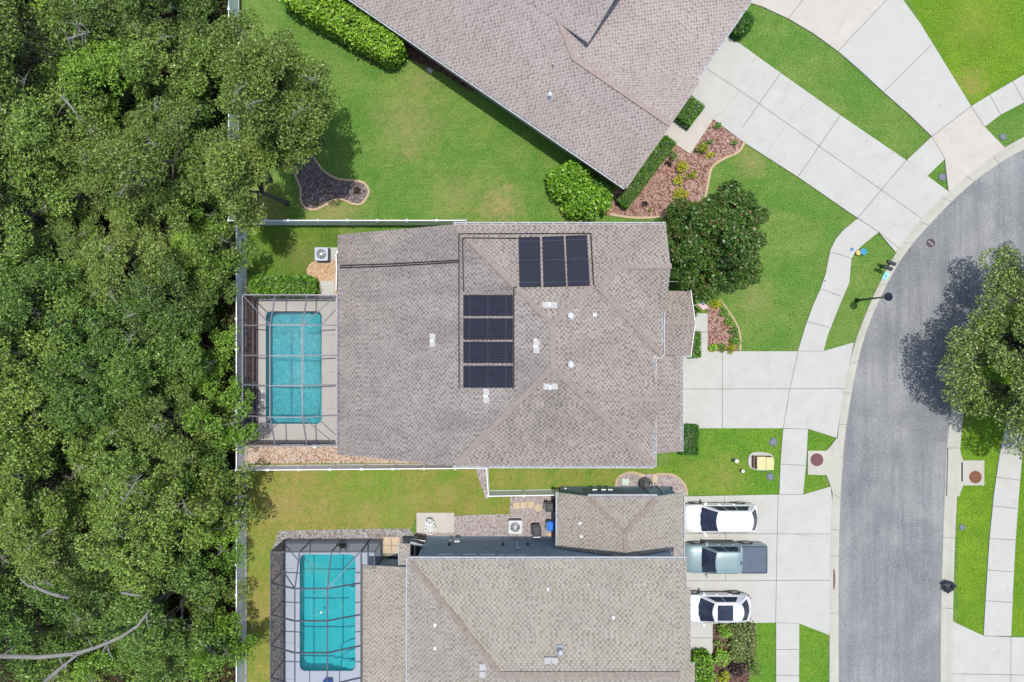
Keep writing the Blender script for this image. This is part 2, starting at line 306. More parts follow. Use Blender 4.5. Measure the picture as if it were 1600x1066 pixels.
# ------------------------------------------------------------------ mesh builder
LOC = {}
class MB:
    def __init__(s): s.v = []; s.f = []; s.m = []; s.uv = []
    def add(s, v, f, m=0, uv=None):
        k = len(s.v); s.v += [tuple(p) for p in v]
        for i, q in enumerate(f):
            s.f.append(tuple(a + k for a in q)); s.m.append(m); s.uv.append(uv[i] if uv else None)
        return s
    def box(s, x0, x1, y0, y1, z0, z1, m=0):
        v = [(x0,y0,z0),(x1,y0,z0),(x1,y1,z0),(x0,y1,z0),(x0,y0,z1),(x1,y0,z1),(x1,y1,z1),(x0,y1,z1)]
        return s.add(v, [(3,2,1,0),(4,5,6,7),(0,1,5,4),(1,2,6,5),(2,3,7,6),(3,0,4,7)], m)
    def cbox(s, cx, cy, z0, lx, ly, h, a=0, m=0, top=1., bev=0):
        """box centred on (cx, cy) turned by a; top scales its upper face"""
        v = []
        for z, k in ((z0, 1.), (z0 + h, top)):
            for sx, sy in ((-1,-1),(1,-1),(1,1),(-1,1)):
                x, y = sx * lx * k / 2, sy * ly * k / 2
                v.append((cx + x * cos(a) - y * sin(a), cy + x * sin(a) + y * cos(a), z))
        return s.add(v, [(3,2,1,0),(4,5,6,7),(0,1,5,4),(1,2,6,5),(2,3,7,6),(3,0,4,7)], m)
    def prism(s, pts, z0, z1, m=0, ms=None):
        n = len(pts); p2 = [(p[0], p[1]) for p in pts]
        ar = sum(p2[i][0] * p2[(i+1) % n][1] - p2[(i+1) % n][0] * p2[i][1] for i in range(n))
        if ar < 0: p2.reverse()
        s.add([(x, y, z1) for x, y in p2], [tuple(range(n))], m)
        s.add([(x, y, z0) for x, y in p2] + [(x, y, z1) for x, y in p2],
              [tuple(reversed(range(n)))] + [(i, (i+1) % n, n + (i+1) % n, n + i) for i in range(n)], m if ms is None else ms)
        return s
    def beam(s, p, q, w, h, m=0, up=(0,0,1)):
        p, q = Vector(p), Vector(q); d = (q - p)
        if d.length < 1e-6: return s
        d.normalize(); u = Vector(up)
        if abs(d.dot(u)) > .98: u = Vector((0, 1, 0))
        r = d.cross(u).normalized(); u = r.cross(d)
        v = []
        for c in (p, q):
            for a, b in ((-1,-1),(1,-1),(1,1),(-1,1)): v.append(c + r * a * w / 2 + u * b * h / 2)
        return s.add(v, [(0,1,2,3),(7,6,5,4),(0,4,5,1),(1,5,6,2),(2,6,7,3),(3,7,4,0)], m)
    def tube(s, pts, rad, n=6, m=0, cap=True):
        pts = [Vector(p) for p in pts]
        if not hasattr(rad, '__len__'): rad = [rad] * len(pts)
        v = []; prev = None
        for i, p in enumerate(pts):
            d = (pts[min(i+1, len(pts)-1)] - pts[max(i-1, 0)])
            if d.length < 1e-9: d = Vector((0,0,1))
            d.normalize()
            r = prev - d * prev.dot(d) if prev is not None else d.orthogonal()
            if r.length < 1e-4: r = d.orthogonal()
            r.normalize(); prev = r; u = d.cross(r)
            for k in range(n):
                a = 2 * pi * k / n; v.append(p + (r * cos(a) + u * sin(a)) * rad[i])
        f = []
        for i in range(len(pts) - 1):
            for k in range(n):
                f.append((i*n+k, i*n+(k+1) % n, (i+1)*n+(k+1) % n, (i+1)*n+k))
        if cap: f += [tuple(reversed(range(n))), tuple((len(pts)-1)*n+k for k in range(n))]
        return s.add(v, f, m)
    def lathe(s, cx, cy, prof, n=20, m=0, sx=1, sy=1):
        """prof: list of (radius, z), bottom to top"""
        v = []; f = []
        for r, z in prof:
            for k in range(n):
                a = 2 * pi * k / n; v.append((cx + r * cos(a) * sx, cy + r * sin(a) * sy, z))
        for i in range(len(prof) - 1):
            for k in range(n): f.append((i*n+k, i*n+(k+1) % n, (i+1)*n+(k+1) % n, (i+1)*n+k))
        f += [tuple(reversed(range(n))), tuple((len(prof)-1)*n+k for k in range(n))]
        return s.add(v, f, m)
    def ring(s, cx, cy, z, R, r, n=20, m=0):
        pts = [(cx + R * cos(2*pi*k/n), cy + R * sin(2*pi*k/n), z) for k in range(n + 1)]
        return s.tube(pts, r, 5, m, cap=False)
    def grid(s, P, m=0, flip=False):
        nu, nv = len(P), len(P[0]); v = [p for row in P for p in row]; f = []
        for i in range(nu - 1):
            for j in range(nv - 1):
                q = (i*nv+j, (i+1)*nv+j, (i+1)*nv+j+1, i*nv+j+1)
                f.append(tuple(reversed(q)) if flip else q)
        return s.add(v, f, m)
    def build(s, name, mats, parent=None, smooth=False):
        me = bpy.data.meshes.new(name); off = LOC.get(parent.name, Vector()) if parent else Vector()
        me.from_pydata([(x - off[0], y - off[1], z - off[2]) for x, y, z in s.v], [], s.f)
        for mt in (mats if isinstance(mats, (list, tuple)) else [mats]): me.materials.append(MT[mt] if isinstance(mt, str) else mt)
        me.polygons.foreach_set('material_index', s.m)
        if smooth: me.polygons.foreach_set('use_smooth', [True] * len(s.f))
        if any(u is not None for u in s.uv):
            L = me.uv_layers.new(name='UVMap'); d = L.data
            for p, u in zip(me.polygons, s.uv):
                if u is not None:
                    for li, c in zip(p.loop_indices, u): d[li].uv = c
        me.update()
        o = bpy.data.objects.new(name, me); C.objects.link(o)
        if parent: o.parent = parent; LOC[o.name] = off
        return o

def tag(o, label=None, cat=None, group=None, kind=None):
    if label: o['label'] = label
    if cat: o['category'] = cat
    if group: o['group'] = group
    if kind: o['kind'] = kind
    return o
def thing(name, label, cat, loc=(0,0,0), group=None, world=True):
    """Empty at the base of a thing. world=True: its parts are given in world metres"""
    o = bpy.data.objects.new(name, None); C.objects.link(o); o.location = loc; o.empty_display_size = .3
    LOC[o.name] = Vector(loc) if world else Vector()
    return tag(o, label, cat, group)
def copy_thing(root, loc, rz=0, label=None, scale=None, group=None):
    r = root.copy(); C.objects.link(r); r.location = loc; r.rotation_euler = (0, 0, rz)
    if scale is not None: r.scale = scale
    if label: r['label'] = label
    if group: r['group'] = group
    for ch in list(root.children):
        c = ch.copy(); C.objects.link(c); c.parent = r
        for g in list(ch.children):
            d = g.copy(); C.objects.link(d); d.parent = c
    return r
def struct(name, mb, mats, smooth=False): return tag(mb.build(name, mats, None, smooth), kind='structure')

def np_mesh(name, V, nq, mat, parent=None, extra=None, extra_mat=None, mat_idx=None, mats=None):
    """many loose leaf quads as one mesh (V: 4*nq verts); extra: an MB appended"""
    V = np.asarray(V, dtype=np.float32).reshape(-1, 3)
    ev = np.array(extra.v, dtype=np.float32) if extra and extra.v else np.zeros((0, 3), np.float32)
    off = LOC.get(parent.name, Vector()) if parent else Vector()
    allv = np.vstack([V, ev]) - np.array(off, dtype=np.float32)
    me = bpy.data.meshes.new(name); me.vertices.add(len(allv)); me.vertices.foreach_set('co', allv.ravel())
    sizes = [4] * nq; idx = list(range(4 * nq)); mi = list(mat_idx) if mat_idx is not None else [0] * nq
    if extra and extra.v:
        k = 4 * nq
        for q in extra.f: sizes.append(len(q)); idx += [a + k for a in q]; mi.append(len(mats) if mats else 1)
    starts = np.concatenate([[0], np.cumsum(sizes)[:-1]]).astype(np.int32)
    me.loops.add(len(idx)); me.loops.foreach_set('vertex_index', idx)
    me.polygons.add(len(sizes)); me.polygons.foreach_set('loop_start', starts)
    try: me.polygons.foreach_set('loop_total', sizes)
    except Exception: pass
    for q in (mats or [mat]): me.materials.append(MT[q])
    if extra_mat: me.materials.append(MT[extra_mat])
    me.polygons.foreach_set('material_index', mi); me.update(calc_edges=True)
    o = bpy.data.objects.new(name, me); C.objects.link(o)
    if parent: o.parent = parent; LOC[o.name] = off
    return o

def leaves(c, rng, L=.2, Wd=.1, up=.5):
    c = np.asarray(c); N = len(c)
    n = rng.normal(size=(N, 3)); n /= np.linalg.norm(n, axis=1, keepdims=True); n[:, 2] = np.abs(n[:, 2]) + up
    n /= np.linalg.norm(n, axis=1, keepdims=True)
    r = rng.normal(size=(N, 3)); t = np.cross(n, r); t /= np.linalg.norm(t, axis=1, keepdims=True); b = np.cross(n, t)
    s = rng.uniform(.5, 1.5, (N, 1)); t = t * L * s / 2; b = b * Wd * s / 2; fo = n * (Wd * s * .3)
    V = np.stack([c - t, c + b + fo, c + t, c - b + fo], axis=1)
    return V.reshape(-1, 3)

def clump_points(rng, centers, radii, n, flat_=.6, shell=.5):
    out = []
    for (c, r) in zip(centers, radii):
        k = int(n * (r * r))
        if k < 1: continue
        d = rng.normal(size=(k, 3)); d /= np.linalg.norm(d, axis=1, keepdims=True)
        rr = r * (shell + (1 - shell) * rng.uniform(0, 1, (k, 1)) ** .6)
        d *= rr; d[:, 2] *= flat_
        out.append(np.asarray(c) + d)
    return np.vstack(out)

def make_tree(name, label, cat, seed, R, Ht, base, nclump, dens, leafL, leafmat_, bark='bark', group=None, loc=(0,0,0), rc=(.5, 1.0), edge=.9, lobes=5, bare=0, flatc=.55, up=.25, wr=.5, lobr=1.0):
    rng = np.random.default_rng(seed); rd = random.Random(seed)
    root = thing(name, label, cat, (0, 0, 0), group, world=False)
    # uneven crown outline and billowing lobes with gaps between them
    ph = [rd.uniform(0, 2*pi) for _ in range(4)]
    def out(a): return 1 + .16 * sin(2*a + ph[0]) + .12 * sin(3*a + ph[1]) + .1 * sin(5*a + ph[2])
    cen = []; rad = []; lob = []; nl = max(5, int(nclump / 9)); lr = lobr * R / sqrt(nl) * 1.28
    for i in range(nl):
        best = None
        for _ in range(14):
            a = rd.uniform(0, 2*pi); q = sqrt(rd.uniform(0, 1)); p = (R * out(a) * q * .88 * cos(a), R * out(a) * q * .88 * sin(a))
            dm = min([(p[0]-l[0])**2 + (p[1]-l[1])**2 for l in lob] or [9e9])
            if best is None or dm > best[0]: best = (dm, p, q)
        (dm, p, q) = best; z = base + (Ht - base) * (1 - .7 * q ** 2.2) + rd.uniform(-1.7, .3) * min(1, R / 3); lob.append((p[0], p[1], z - lr * .5))
    for i in range(nclump):
        l = lob[i % nl]; a = rd.uniform(0, 2*pi); q = sqrt(rd.uniform(0, 1)); s = lr * edge
        cen.append((l[0] + s * q * cos(a), l[1] + s * q * sin(a), l[2] + lr * .75 * sqrt(max(0, 1 - q * q * .95)) - rd.choice((0, 0, .15, .5)) * lr)); rad.append(rd.uniform(*rc))
    P = clump_points(rng, cen, rad, dens, flatc)
    V = leaves(P, rng, leafL, leafL * wr, up)
    np_mesh('crown', V, len(P), leafmat_, root)
    # trunk, limbs and twigs
    t = MB(); fork = base * .75; lean = (rd.uniform(-.4, .4), rd.uniform(-.4, .4))
    f0 = Vector((lean[0], lean[1], fork)); r0 = .05 + R * .055
    t.tube([(0, 0, -.1), (0, 0, .25), (lean[0] * .5, lean[1] * .5, fork * .5), f0], [r0 * 1.5, r0 * 1.05, r0 * .9, r0 * .8], 8)
    hubs = []
    for k in range(lobes):
        a = 2*pi*k/lobes + rd.uniform(-.4, .4); q = rd.uniform(.35, .6) * R
        h = Vector((cos(a) * q, sin(a) * q, base + (Ht - base) * rd.uniform(.0, .2))); mid = f0.lerp(h, .5) + Vector((rd.uniform(-.3, .3), rd.uniform(-.3, .3), .2))
        t.tube([f0, mid, h], [r0 * .6, r0 * .45, r0 * .28], 6); hubs.append(h)
    for c in cen:
        c = Vector(c); h = min(hubs, key=lambda g: (g - c).length)
        mid = h.lerp(c, .55) + Vector((rd.uniform(-.2, .2), rd.uniform(-.2, .2), rd.uniform(0, .25)))
        t.tube([h, mid, c], [r0 * .15, r0 * .09, r0 * .04], 4, cap=False)
        for _ in range(1):
            e = c + Vector((rd.uniform(-.6, .6), rd.uniform(-.6, .6), rd.uniform(.0, .45))); t.tube([mid, c.lerp(e, .4), e], [r0 * .09, r0 * .06, r0 * .03], 3, cap=False)
    t.build('trunk', bark, root, True)
    for _ in range(bare):
        bt = MB()
        a = rd.uniform(0, 2*pi); q = rd.uniform(.1, .7) * R; p = Vector((cos(a) * q, sin(a) * q, Ht * rd.uniform(.78, .95)))
        d = Vector((rd.uniform(-1, 1), rd.uniform(-1, 1), .1)).normalized(); L = rd.uniform(.6, 1.3)
        bt.tube([p, p + d * L * .5 + Vector((0, 0, .1)), p + d * L], [.03, .02, .008], 5)
        for j in range(6):
            s = p.lerp(p + d * L, rd.uniform(.3, .9)) + Vector((0, 0, .05)); e = s + Vector((rd.uniform(-.6, .6), rd.uniform(-.6, .6), rd.uniform(0, .3))); bt.tube([s, e], [.014, .006], 4)
        bt.build('bare_branch', 'bark_pale', root)
    root.location = loc
    return root

def hedge(name, label, cat, cx, cy, lx, ly, h, a, seed, mat='leaf_hedge', dens=150, L=.13, group=None, rnd=.0, z0=0.02, lump=.06):
    """clipped hedge: leaves over a rounded block, with a twiggy core"""
    rng = np.random.default_rng(seed)
    area = lx * ly + 2 * h * (lx + ly); n = int(area * dens)
    u = rng.uniform(-1, 1, (n, 3)); ax = rng.choice(3, n, p=np.array([ly*h*2, lx*h*2, lx*ly*1.0]) / (ly*h*2 + lx*h*2 + lx*ly*1.0))
    sg = rng.choice([-1, 1], n)
    for k in range(2):
        m = ax == k; u[m, k] = sg[m]
    m = ax == 2; u[m, 2] = 1
    if rnd > 0:
        q = np.abs(u[:, :2]); p = 2 + 4 * (1 - rnd); nm = (q[:, 0] ** p + q[:, 1] ** p) ** (1 / p); sc = np.where(nm > 1, 1 / nm, 1.); u[:, 0] *= sc; u[:, 1] *= sc
    P = u * np.array([lx / 2, ly / 2, h / 2]); P[:, 2] += h / 2
    P[:, 2] *= 1 - .35 * rnd * (np.clip(np.sqrt(u[:, 0] ** 2 + u[:, 1] ** 2), 0, 1) ** 3)
    P += rng.normal(size=P.shape) * lump + (.5 * lump * np.sin(P * 5.3 + seed))
    P[:, 2] = np.maximum(P[:, 2], .04)
    V = leaves(P, rng, L, L * .6, .6)
    ca, sa = cos(a), sin(a)
    X = V[:, 0] * ca - V[:, 1] * sa + cx; Y = V[:, 0] * sa + V[:, 1] * ca + cy; V = np.stack([X, Y, V[:, 2] + z0], 1)
    core = MB(); core.cbox(cx, cy, z0, max(lx - .34 - rnd, .1) , max(ly - .34 - rnd * .8, .1), h * (.82 - .45 * rnd), a, 0, .96)
    root = thing(name, label, cat, (cx, cy, 0), group)
    np_mesh('foliage', V, n, mat, root); core.build('twigs', 'bark', root)
    return root

def dome_shrub(name, label, cat, cx, cy, rx, ry, h, seed, mat, dens=260, L=.14, group=None, up=.5, nl=14):
    """rounded shrub of leaf clumps"""
    rng = np.random.default_rng(seed); rd = random.Random(seed); cen = []; rad = []
    r0 = min(rx, ry, h) * .5
    for i in range(nl):
        a = rd.uniform(0, 2*pi); q = sqrt(rd.uniform(0, 1)); z = h * (1 - .55 * q * q) - r0 * .55
        cen.append((cx + cos(a) * q * (rx - r0 * .6), cy + sin(a) * q * (ry - r0 * .6), max(.05, z))); rad.append(r0 * rd.uniform(.75, 1.1))
    P = clump_points(rng, cen, rad, dens, .8, .55); P[:, 2] = np.maximum(P[:, 2], .03)
    root = thing(name, label, cat, (cx, cy, 0), group)
    np_mesh('foliage', leaves(P, rng, L, L * .55, up), len(P), mat, root)
    t = MB()
    for c in cen[:8]: t.tube([(cx, cy, 0), (c[0] * .5 + cx * .5, c[1] * .5 + cy * .5, c[2] * .6), c], [.03, .02, .01], 5)
    t.build('stems', 'bark', root)
    return root

def strip(mb, pts, w, z, m=0):
    """thin flat line along pts"""
    pts = [Vector((p[0], p[1], 0)) for p in pts]
    for a, b in zip(pts[:-1], pts[1:]):
        d = (b - a).normalized(); r = Vector((-d.y, d.x, 0)) * w / 2
        mb.add([(a - r + Vector((0,0,z))), (b - r + Vector((0,0,z))), (b + r + Vector((0,0,z))), (a + r + Vector((0,0,z)))], [(0,1,2,3)], m)
    return mb
def smooth_line(pts, k=4):
    P = [Vector((p[0], p[1])) for p in pts]; out = []
    for i in range(len(P) - 1):
        p0, p1, p2, p3 = P[max(i-1, 0)], P[i], P[i+1], P[min(i+2, len(P)-1)]
        for j in range(k):
            t = j / k
            out.append(.5 * ((2*p1) + (p2-p0)*t + (2*p0-5*p1+4*p2-p3)*t*t + (-p0+3*p1-3*p2+p3)*t**3))
    out.append(P[-1]); return [(p.x, p.y) for p in out]
def closed_smooth(pts, k=4):
    n = len(pts); ext = [pts[-1]] + list(pts) + [pts[0], pts[1]]
    P = [Vector(p[:2]) for p in ext]; out = []
    for i in range(1, n + 1):
        p0, p1, p2, p3 = P[i-1], P[i], P[i+1], P[i+2] if i + 2 < len(P) else P[i+1]
        for j in range(k):
            t = j / k
            q = .5 * ((2*p1) + (p2-p0)*t + (2*p0-5*p1+4*p2-p3)*t*t + (-p0+3*p1-3*p2+p3)*t**3); out.append((q.x, q.y))
    return out
def slab(name, px, z0, z1, mat, joints=(), jw=.035, cracks=(), extra=None, jm='joint'):
    mb = MB(); mb.prism(G(px), z0, z1)
    for j in joints: strip(mb, G(j), jw, z1 + .004, 1)
    for j in cracks: strip(mb, G(j), .016, z1 + .005, 2)
    return struct(name, mb, [mat, jm, 'crack'])
# ------------------------------------------------------------------ the ground and everything laid on it
POOL_A = (-17.33, -13.28, -5.87, 2.15); POOL_B = (-14.95, -10.92, -23.2, -14.9)
mb = MB()
xs = sorted([-160, 160] + [POOL_A[0], POOL_A[1], POOL_B[0], POOL_B[1]]); ys = sorted([-160, 160] + [POOL_A[2], POOL_A[3], POOL_B[2], POOL_B[3]])
def inhole(x, y): return any(p[0] < x < p[1] and p[2] < y < p[3] for p in (POOL_A, POOL_B))
for i in range(len(xs) - 1):
    for j in range(len(ys) - 1):
        if inhole((xs[i] + xs[i+1]) / 2, (ys[j] + ys[j+1]) / 2): continue
        mb.add([(xs[i], ys[j], 0), (xs[i+1], ys[j], 0), (xs[i+1], ys[j+1], 0), (xs[i], ys[j+1], 0)], [(0, 1, 2, 3)])
struct('ground', mb, 'grass')
def sheet(name, px, z, mat, smooth=0):
    pts = closed_smooth(px, smooth) if smooth else px
    return struct(name, MB().prism(G(pts), -.02, z), [mat])
struct('forest_floor', MB().prism([(-60, -45), (-19.0, -45), (-19.0, 45), (-60, 45)], -.02, .01), 'litter')
def around_pool(pts_fn): pass
# back lawn of the south yard (kept clear of the pool)
sheet('dry_back_lawn', [(386, 724), (764, 727), (764, 774), (800, 774), (800, 804), (650, 805), (640, 835), (440, 833), (440, 1250), (386, 1250)], .008, 'grass_dry')
sheet('strip_lawn', [(762, 727), (1046, 729), (1046, 731), (1072, 774), (762, 776)], .012, 'grass_front')
sheet('side_yard_lawn', [(386, 352), (530, 352), (530, 466), (386, 466)], .008, 'grass_side')
sheet('lime_lawn', [(1404, -60), (1437, 38), (1475, 100), (1516, 166), (1600, 115), (1760, 40), (1760, -60)], .008, 'grass_lime')
sheet('kerb_side_verge', [(1496, 1000), (1496, 690), (1520, 570), (1600, 460), (1760, 400), (1760, 1000)], .008, 'grass_lime')
sheet('front_side_lawn', [(1046, 668), (1303, 668), (1303, 772), (1072, 774), (1046, 731)], .012, 'grass_front')
sheet('front_verge_lawn', [(1100, 960), (1297, 960), (1296, 1250), (1180, 1250), (1100, 1100)], .006, 'grass_front')

# road and kerbs
K2 = [(1310,1250),(1310,1066),(1310,900),(1311,840),(1313,780),(1318,700),(1326,640),(1338,575),(1352,522),(1373,470),(1396,425),(1421,387),(1451,352),(1496,306),(1541,269),(1600,233),(1720,180)]
K1 = [(1295,1250),(1295,1066),(1296,900),(1297,840),(1300,770),(1306,700),(1313,640),(1324,580),(1336,533),(1357,478),(1380,430),(1404,388),(1435,347),(1481,300),(1529,260),(1590,219),(1705,164)]
K3 = [(1470,1250),(1470,1066),(1471,950),(1474,840),(1477,760),(1480,700),(1487,640),(1499,580),(1518,528),(1543,486),(1577,450),(1622,420),(1720,380)]
K4 = [(1487,1250),(1487,1066),(1488,950),(1491,840),(1495,760),(1499,700),(1505,640),(1516,588),(1534,540),(1557,500),(1589,466),(1631,437),(1726,397)]
k1, k2, k3, k4 = [smooth_line(k, 5) for k in (K1, K2, K3, K4)]
mb = MB()
L = G(k2, .012); R = G(k3, .012)
def resample(pts, n):
    d = [0]
    for a, b in zip(pts[:-1], pts[1:]): d.append(d[-1] + (Vector(b) - Vector(a)).length)
    out = []; j = 0
    for i in range(n):
        t = d[-1] * i / (n - 1)
        while j < len(d) - 2 and d[j+1] < t: j += 1
        f = (t - d[j]) / max(1e-9, d[j+1] - d[j]); out.append(Vector(pts[j]).lerp(Vector(pts[j+1]), f))
    return out
L = resample(L, 60); R = resample(R, 60)
for i in range(59): mb.add([L[i], R[i], R[i+1], L[i+1]], [(0, 1, 2, 3)])
struct('road', mb, 'asphalt')
def kerb(name, road, back, every=9):
    mb = MB(); a = G(road); b = G(back); prof = ((-.02, .014), (.4, .03), (.62, .05), (.74, .11), (.96, .115), (1.0, .10), (1.0, -.02))
    rows = [[p.lerp(q, t) + Vector((0, 0, z)) for t, z in prof] for p, q in zip(a, b)]
    mb.grid(rows, 0)
    for i in range(0, len(a), every):
        p, q = a[i], b[i]; d = (a[min(i+1, len(a)-1)] - a[i-1 if i else 0]).normalized() * .015
        for (t0, z0), (t1, z1) in zip(prof[:-2], prof[1:-1]):
            u0, u1 = p.lerp(q, t0) + Vector((0,0,z0+.004)), p.lerp(q, t1) + Vector((0,0,z1+.004)); mb.add([u0 - d, u1 - d, u1 + d, u0 + d], [(0,1,2,3)], 1)
    o = struct(name, mb, ['kerbc', 'joint'], True)
    return o
kerb('kerb', k2, k1, 4); kerb('kerb', k3, k4, 5)
# storm inlets
def inlet(px, cov, cx, cy, r, mat, lab, mouth=None):
    root = thing('storm_drain_inlet', lab, 'storm drain', W(cx, cy))
    mb = MB(); mb.prism(G(px), 0, .135)
    if mouth: mb.prism(G(mouth), .1, .139, 1)
    mb.build('concrete_apron', ['kerbc', 'black'], root)
    c = W(cx, cy); m2 = MB(); m2.lathe(c.x, c.y, [(r, .12), (r, .148), (r * .93, .152)], 28); m2.lathe(c.x, c.y, [(r * .62, .152), (r * .6, .157)], 24)
    m2.ring(c.x, c.y, .152, r * .86, .008, 24)
    m2.build('manhole_cover', mat, root)
inlet([(1261,704),(1290,704),(1299,694),(1306,684),(1312,700),(1309,772),(1300,772),(1297,760),(1290,742),(1261,741)], 0, 1275, 718, .45, 'iron_red', 'storm drain slab with a reddish round iron cover beside the left kerb')
inlet([(1503,719),(1536,719),(1536,758),(1503,758),(1497,775),(1478,775),(1480,700),(1497,700)], 0, 1522, 745, .44, 'iron_brown', 'storm drain slab with a brown round iron cover beside the right kerb', [(1500,722),(1502.5,722),(1502.5,752),(1500,752)])

# driveways and walks
slab('driveway', [(1050,562),(1063,562),(1097,549),(1246,549),(1285,549),(1333,535),(1324,580),(1313,640),(1306,684),(1262,670),(1223,669),(1090,669),(1063,665),(1050,665)], 0, .10, 'concrete',
     [[(1128,549),(1128,669)], [(1050,608),(1318,607)], [(1246,549),(1233,609),(1223,669)]])
slab('sidewalk', [(1339,342),(1318,359),(1305,374),(1297,390),(1293,408),(1289,429),(1281,452),(1270,476),(1257,512),(1246,548.5),(1286,548.5),(1293,522),(1306,490),(1316,465),(1326,442),(1328,420),(1329,405),(1335,395),(1345,385),(1358,374),(1372,363)], 0, .095, 'concrete',
     [[(1297,394),(1329,404)],[(1282,452),(1313,463)],[(1262,503),(1295,512)]])
slab('sidewalk', [(1223,670),(1261.5,670.5),(1259,720),(1254,772),(1217,772),(1219,720)], 0, .095, 'concrete', [[(1219,725),(1257,727)]])
slab('driveway', [(1040,776),(1217,772.5),(1254,772.5),(1297,760),(1300,790),(1297,840),(1296,900),(1296,992),(1247,973),(1212,972),(1150,973),(1040,975)], 0, .10, 'concrete',
     [[(1215,773),(1213,860),(1211,972)], [(1040,833),(1296,834)], [(1040,907),(1296,906)], [(1131,774),(1131,833)], [(1133,833),(1133,907)]], cracks=[[(1215,834),(1240,834),(1270,838),(1296,838)]])
slab('sidewalk', [(1212,972.5),(1248,973.5),(1247,1250),(1212,1250)], 0, .095, 'concrete', [[(1212,1014),(1247,1014)],[(1212,1054),(1247,1055)]])
slab('driveway', [(1060,40),(1135,56),(1160,72.6),(1219,115),(1312,181),(1415,251),(1447,275),(1481,300),(1435,347),(1404,388),(1399,395),(1372,363),(1339,341),(1246,277),(1160,222),(1114,187),(1075,160),(1050,130)], 0, .10, 'concrete',
     [[(1060,78),(1103,108),(1180,159),(1280,230),(1374,296),(1439,342)], [(1219,115),(1160,199)], [(1312,181),(1246,277)], [(1415,251),(1339,341),(1372,363),(1404,389)]],
     cracks=[[(1180,88),(1170,108),(1158,128),(1151,148),(1141,160),(1130,175),(1115,184)], [(1262,156),(1240,180),(1222,205),(1208,222),(1198,240)]])
slab('driveway', [(1256,-2),(1231,30),(1190,11),(1160,2),(1150,-60),(1300,-60)], 0, .098, 'concrete_warm')
slab('driveway', [(1256,-2),(1300,-60),(1400,-60),(1385,0),(1308.6,81),(1270,53),(1231,30)], 0, .10, 'concrete_warm', [[(1256,-2),(1231,30)]], cracks=[[(1325,10),(1318,30),(1308,55)]])
slab('driveway', [(1385,0),(1390,-60),(1395,-60),(1409,0),(1437,38),(1475,100),(1516,167),(1455,214),(1420,180),(1379.6,144.6),(1340,108),(1308.6,81)], 0, .10, 'concrete_cool', [[(1454,71.6),(1379.6,144.6)], [(1385,0),(1308.6,81)]])
slab('driveway_apron', [(1455,214),(1516,167),(1537,199),(1569,232),(1529,260),(1481,300),(1475,249)], 0, .102, 'concrete_warm', [[(1455,214),(1516,167)], [(1455,214),(1475,249)], [(1516,167),(1537,199)]])
slab('sidewalk', [(1415.5,251),(1455,214),(1475,249),(1447.5,276)], 0, .104, 'concrete')
slab('sidewalk', [(1516,167),(1545,149),(1600,117),(1700,65),(1720,105),(1600,160),(1562,180),(1537,199)], 0, .096, 'concrete', [[(1545,149),(1562,180)],[(1581,128),(1599,160)]])
slab('sidewalk', [(1535.6,993),(1538,950),(1541,900),(1545,840),(1552,770),(1561,708),(1577,640),(1604,572),(1650,510),(1690,545),(1640,600),(1612,655),(1596,708),(1590,780),(1585,850),(1581,930),(1578.5,993)], 0, .095, 'concrete',
     [[(1553,745),(1592,750)],[(1547,790),(1588,794)],[(1544,841),(1585,843)],[(1541,890),(1582,893)],[(1538,938),(1580,941)],[(1560,708),(1597,710)],[(1572,660),(1608,668)]])
slab('driveway', [(1487,970),(1510,981),(1536,993),(1578,995),(1760,997),(1760,1250),(1487,1250)], 0, .10, 'concrete', [[(1536,993),(1578,993.5)],[(1578,995),(1577,1250)],[(1487,1052),(1760,1056)]])
slab('front_path', [(1083,973),(1113,974),(1113,1018),(1108,1026),(1100,1028),(1083,1030),(1060,1030),(1060,973)], 0, .09, 'concrete', [[(1060,996),(1113,996)]])
slab('front_path', [(1076,490),(1105,490),(1105,549),(1095,549),(1070,560),(1060,560),(1060,490)], 0, .09, 'concrete', [[(1060,519),(1105,519)]])
slab('front_path', [(1030,205),(1056,189),(1075,199),(1096.5,175),(1114,187),(1078,241),(1058,228),(1042,216)], 0, .09, 'concrete_warm')
# beds
def bed(name, px, mat, edge=None, ew=.12, eh=.12, sm=4, em='tan_conc', z=.03, open_edge=None):
    pts = closed_smooth(px, sm) if sm else px
    struct(name, MB().prism(G(pts), -.02, z), [mat])
    if edge:
        r = thing('bed_edging', edge[0], 'garden edging', W(*px[0])); e = smooth_line(open_edge, sm) if open_edge else pts + [pts[0]]
        P = G(e); mb = MB(); rows = []
        for i, p in enumerate(P):
            d = (P[min(i+1, len(P)-1)] - P[max(i-1, 0)]).normalized(); n = Vector((-d.y, d.x, 0)) * ew / 2
            rows.append([p - n + Vector((0,0,-.02)), p - n + Vector((0,0,eh*.8)), p + Vector((0,0,eh)), p + n + Vector((0,0,eh*.8)), p + n + Vector((0,0,-.02))])
        mb.grid(rows); mb.build('edging', em, r, True)
bed('mulch_bed', [(487,243),(497,256),(508,269),(529,280),(563,284),(573,291),(576,302),(566,318),(551,319),(538,313),(522,313),(510,320),(492,328),(477,324),(470,312),(470,296),(463,278),(457,262),(458,244),(472,236)], 'mulch_purple', ('curving cast border round the dark mulch bed under the oak',), .16)
bed('mulch_bed', [(1045,205),(1058,228),(1078,241),(1114,187),(1163,222),(1152,237),(1128,250),(1112,262),(1107,280),(1104,300),(1080,330),(1045,339),(1000,341),(955,338),(930,330),(950,300),(985,290)], 'mulch_red', None, sm=0)
r = thing('bed_edging', 'long tan border between the red mulch bed and the round tree', 'garden edging', W(1163, 222))
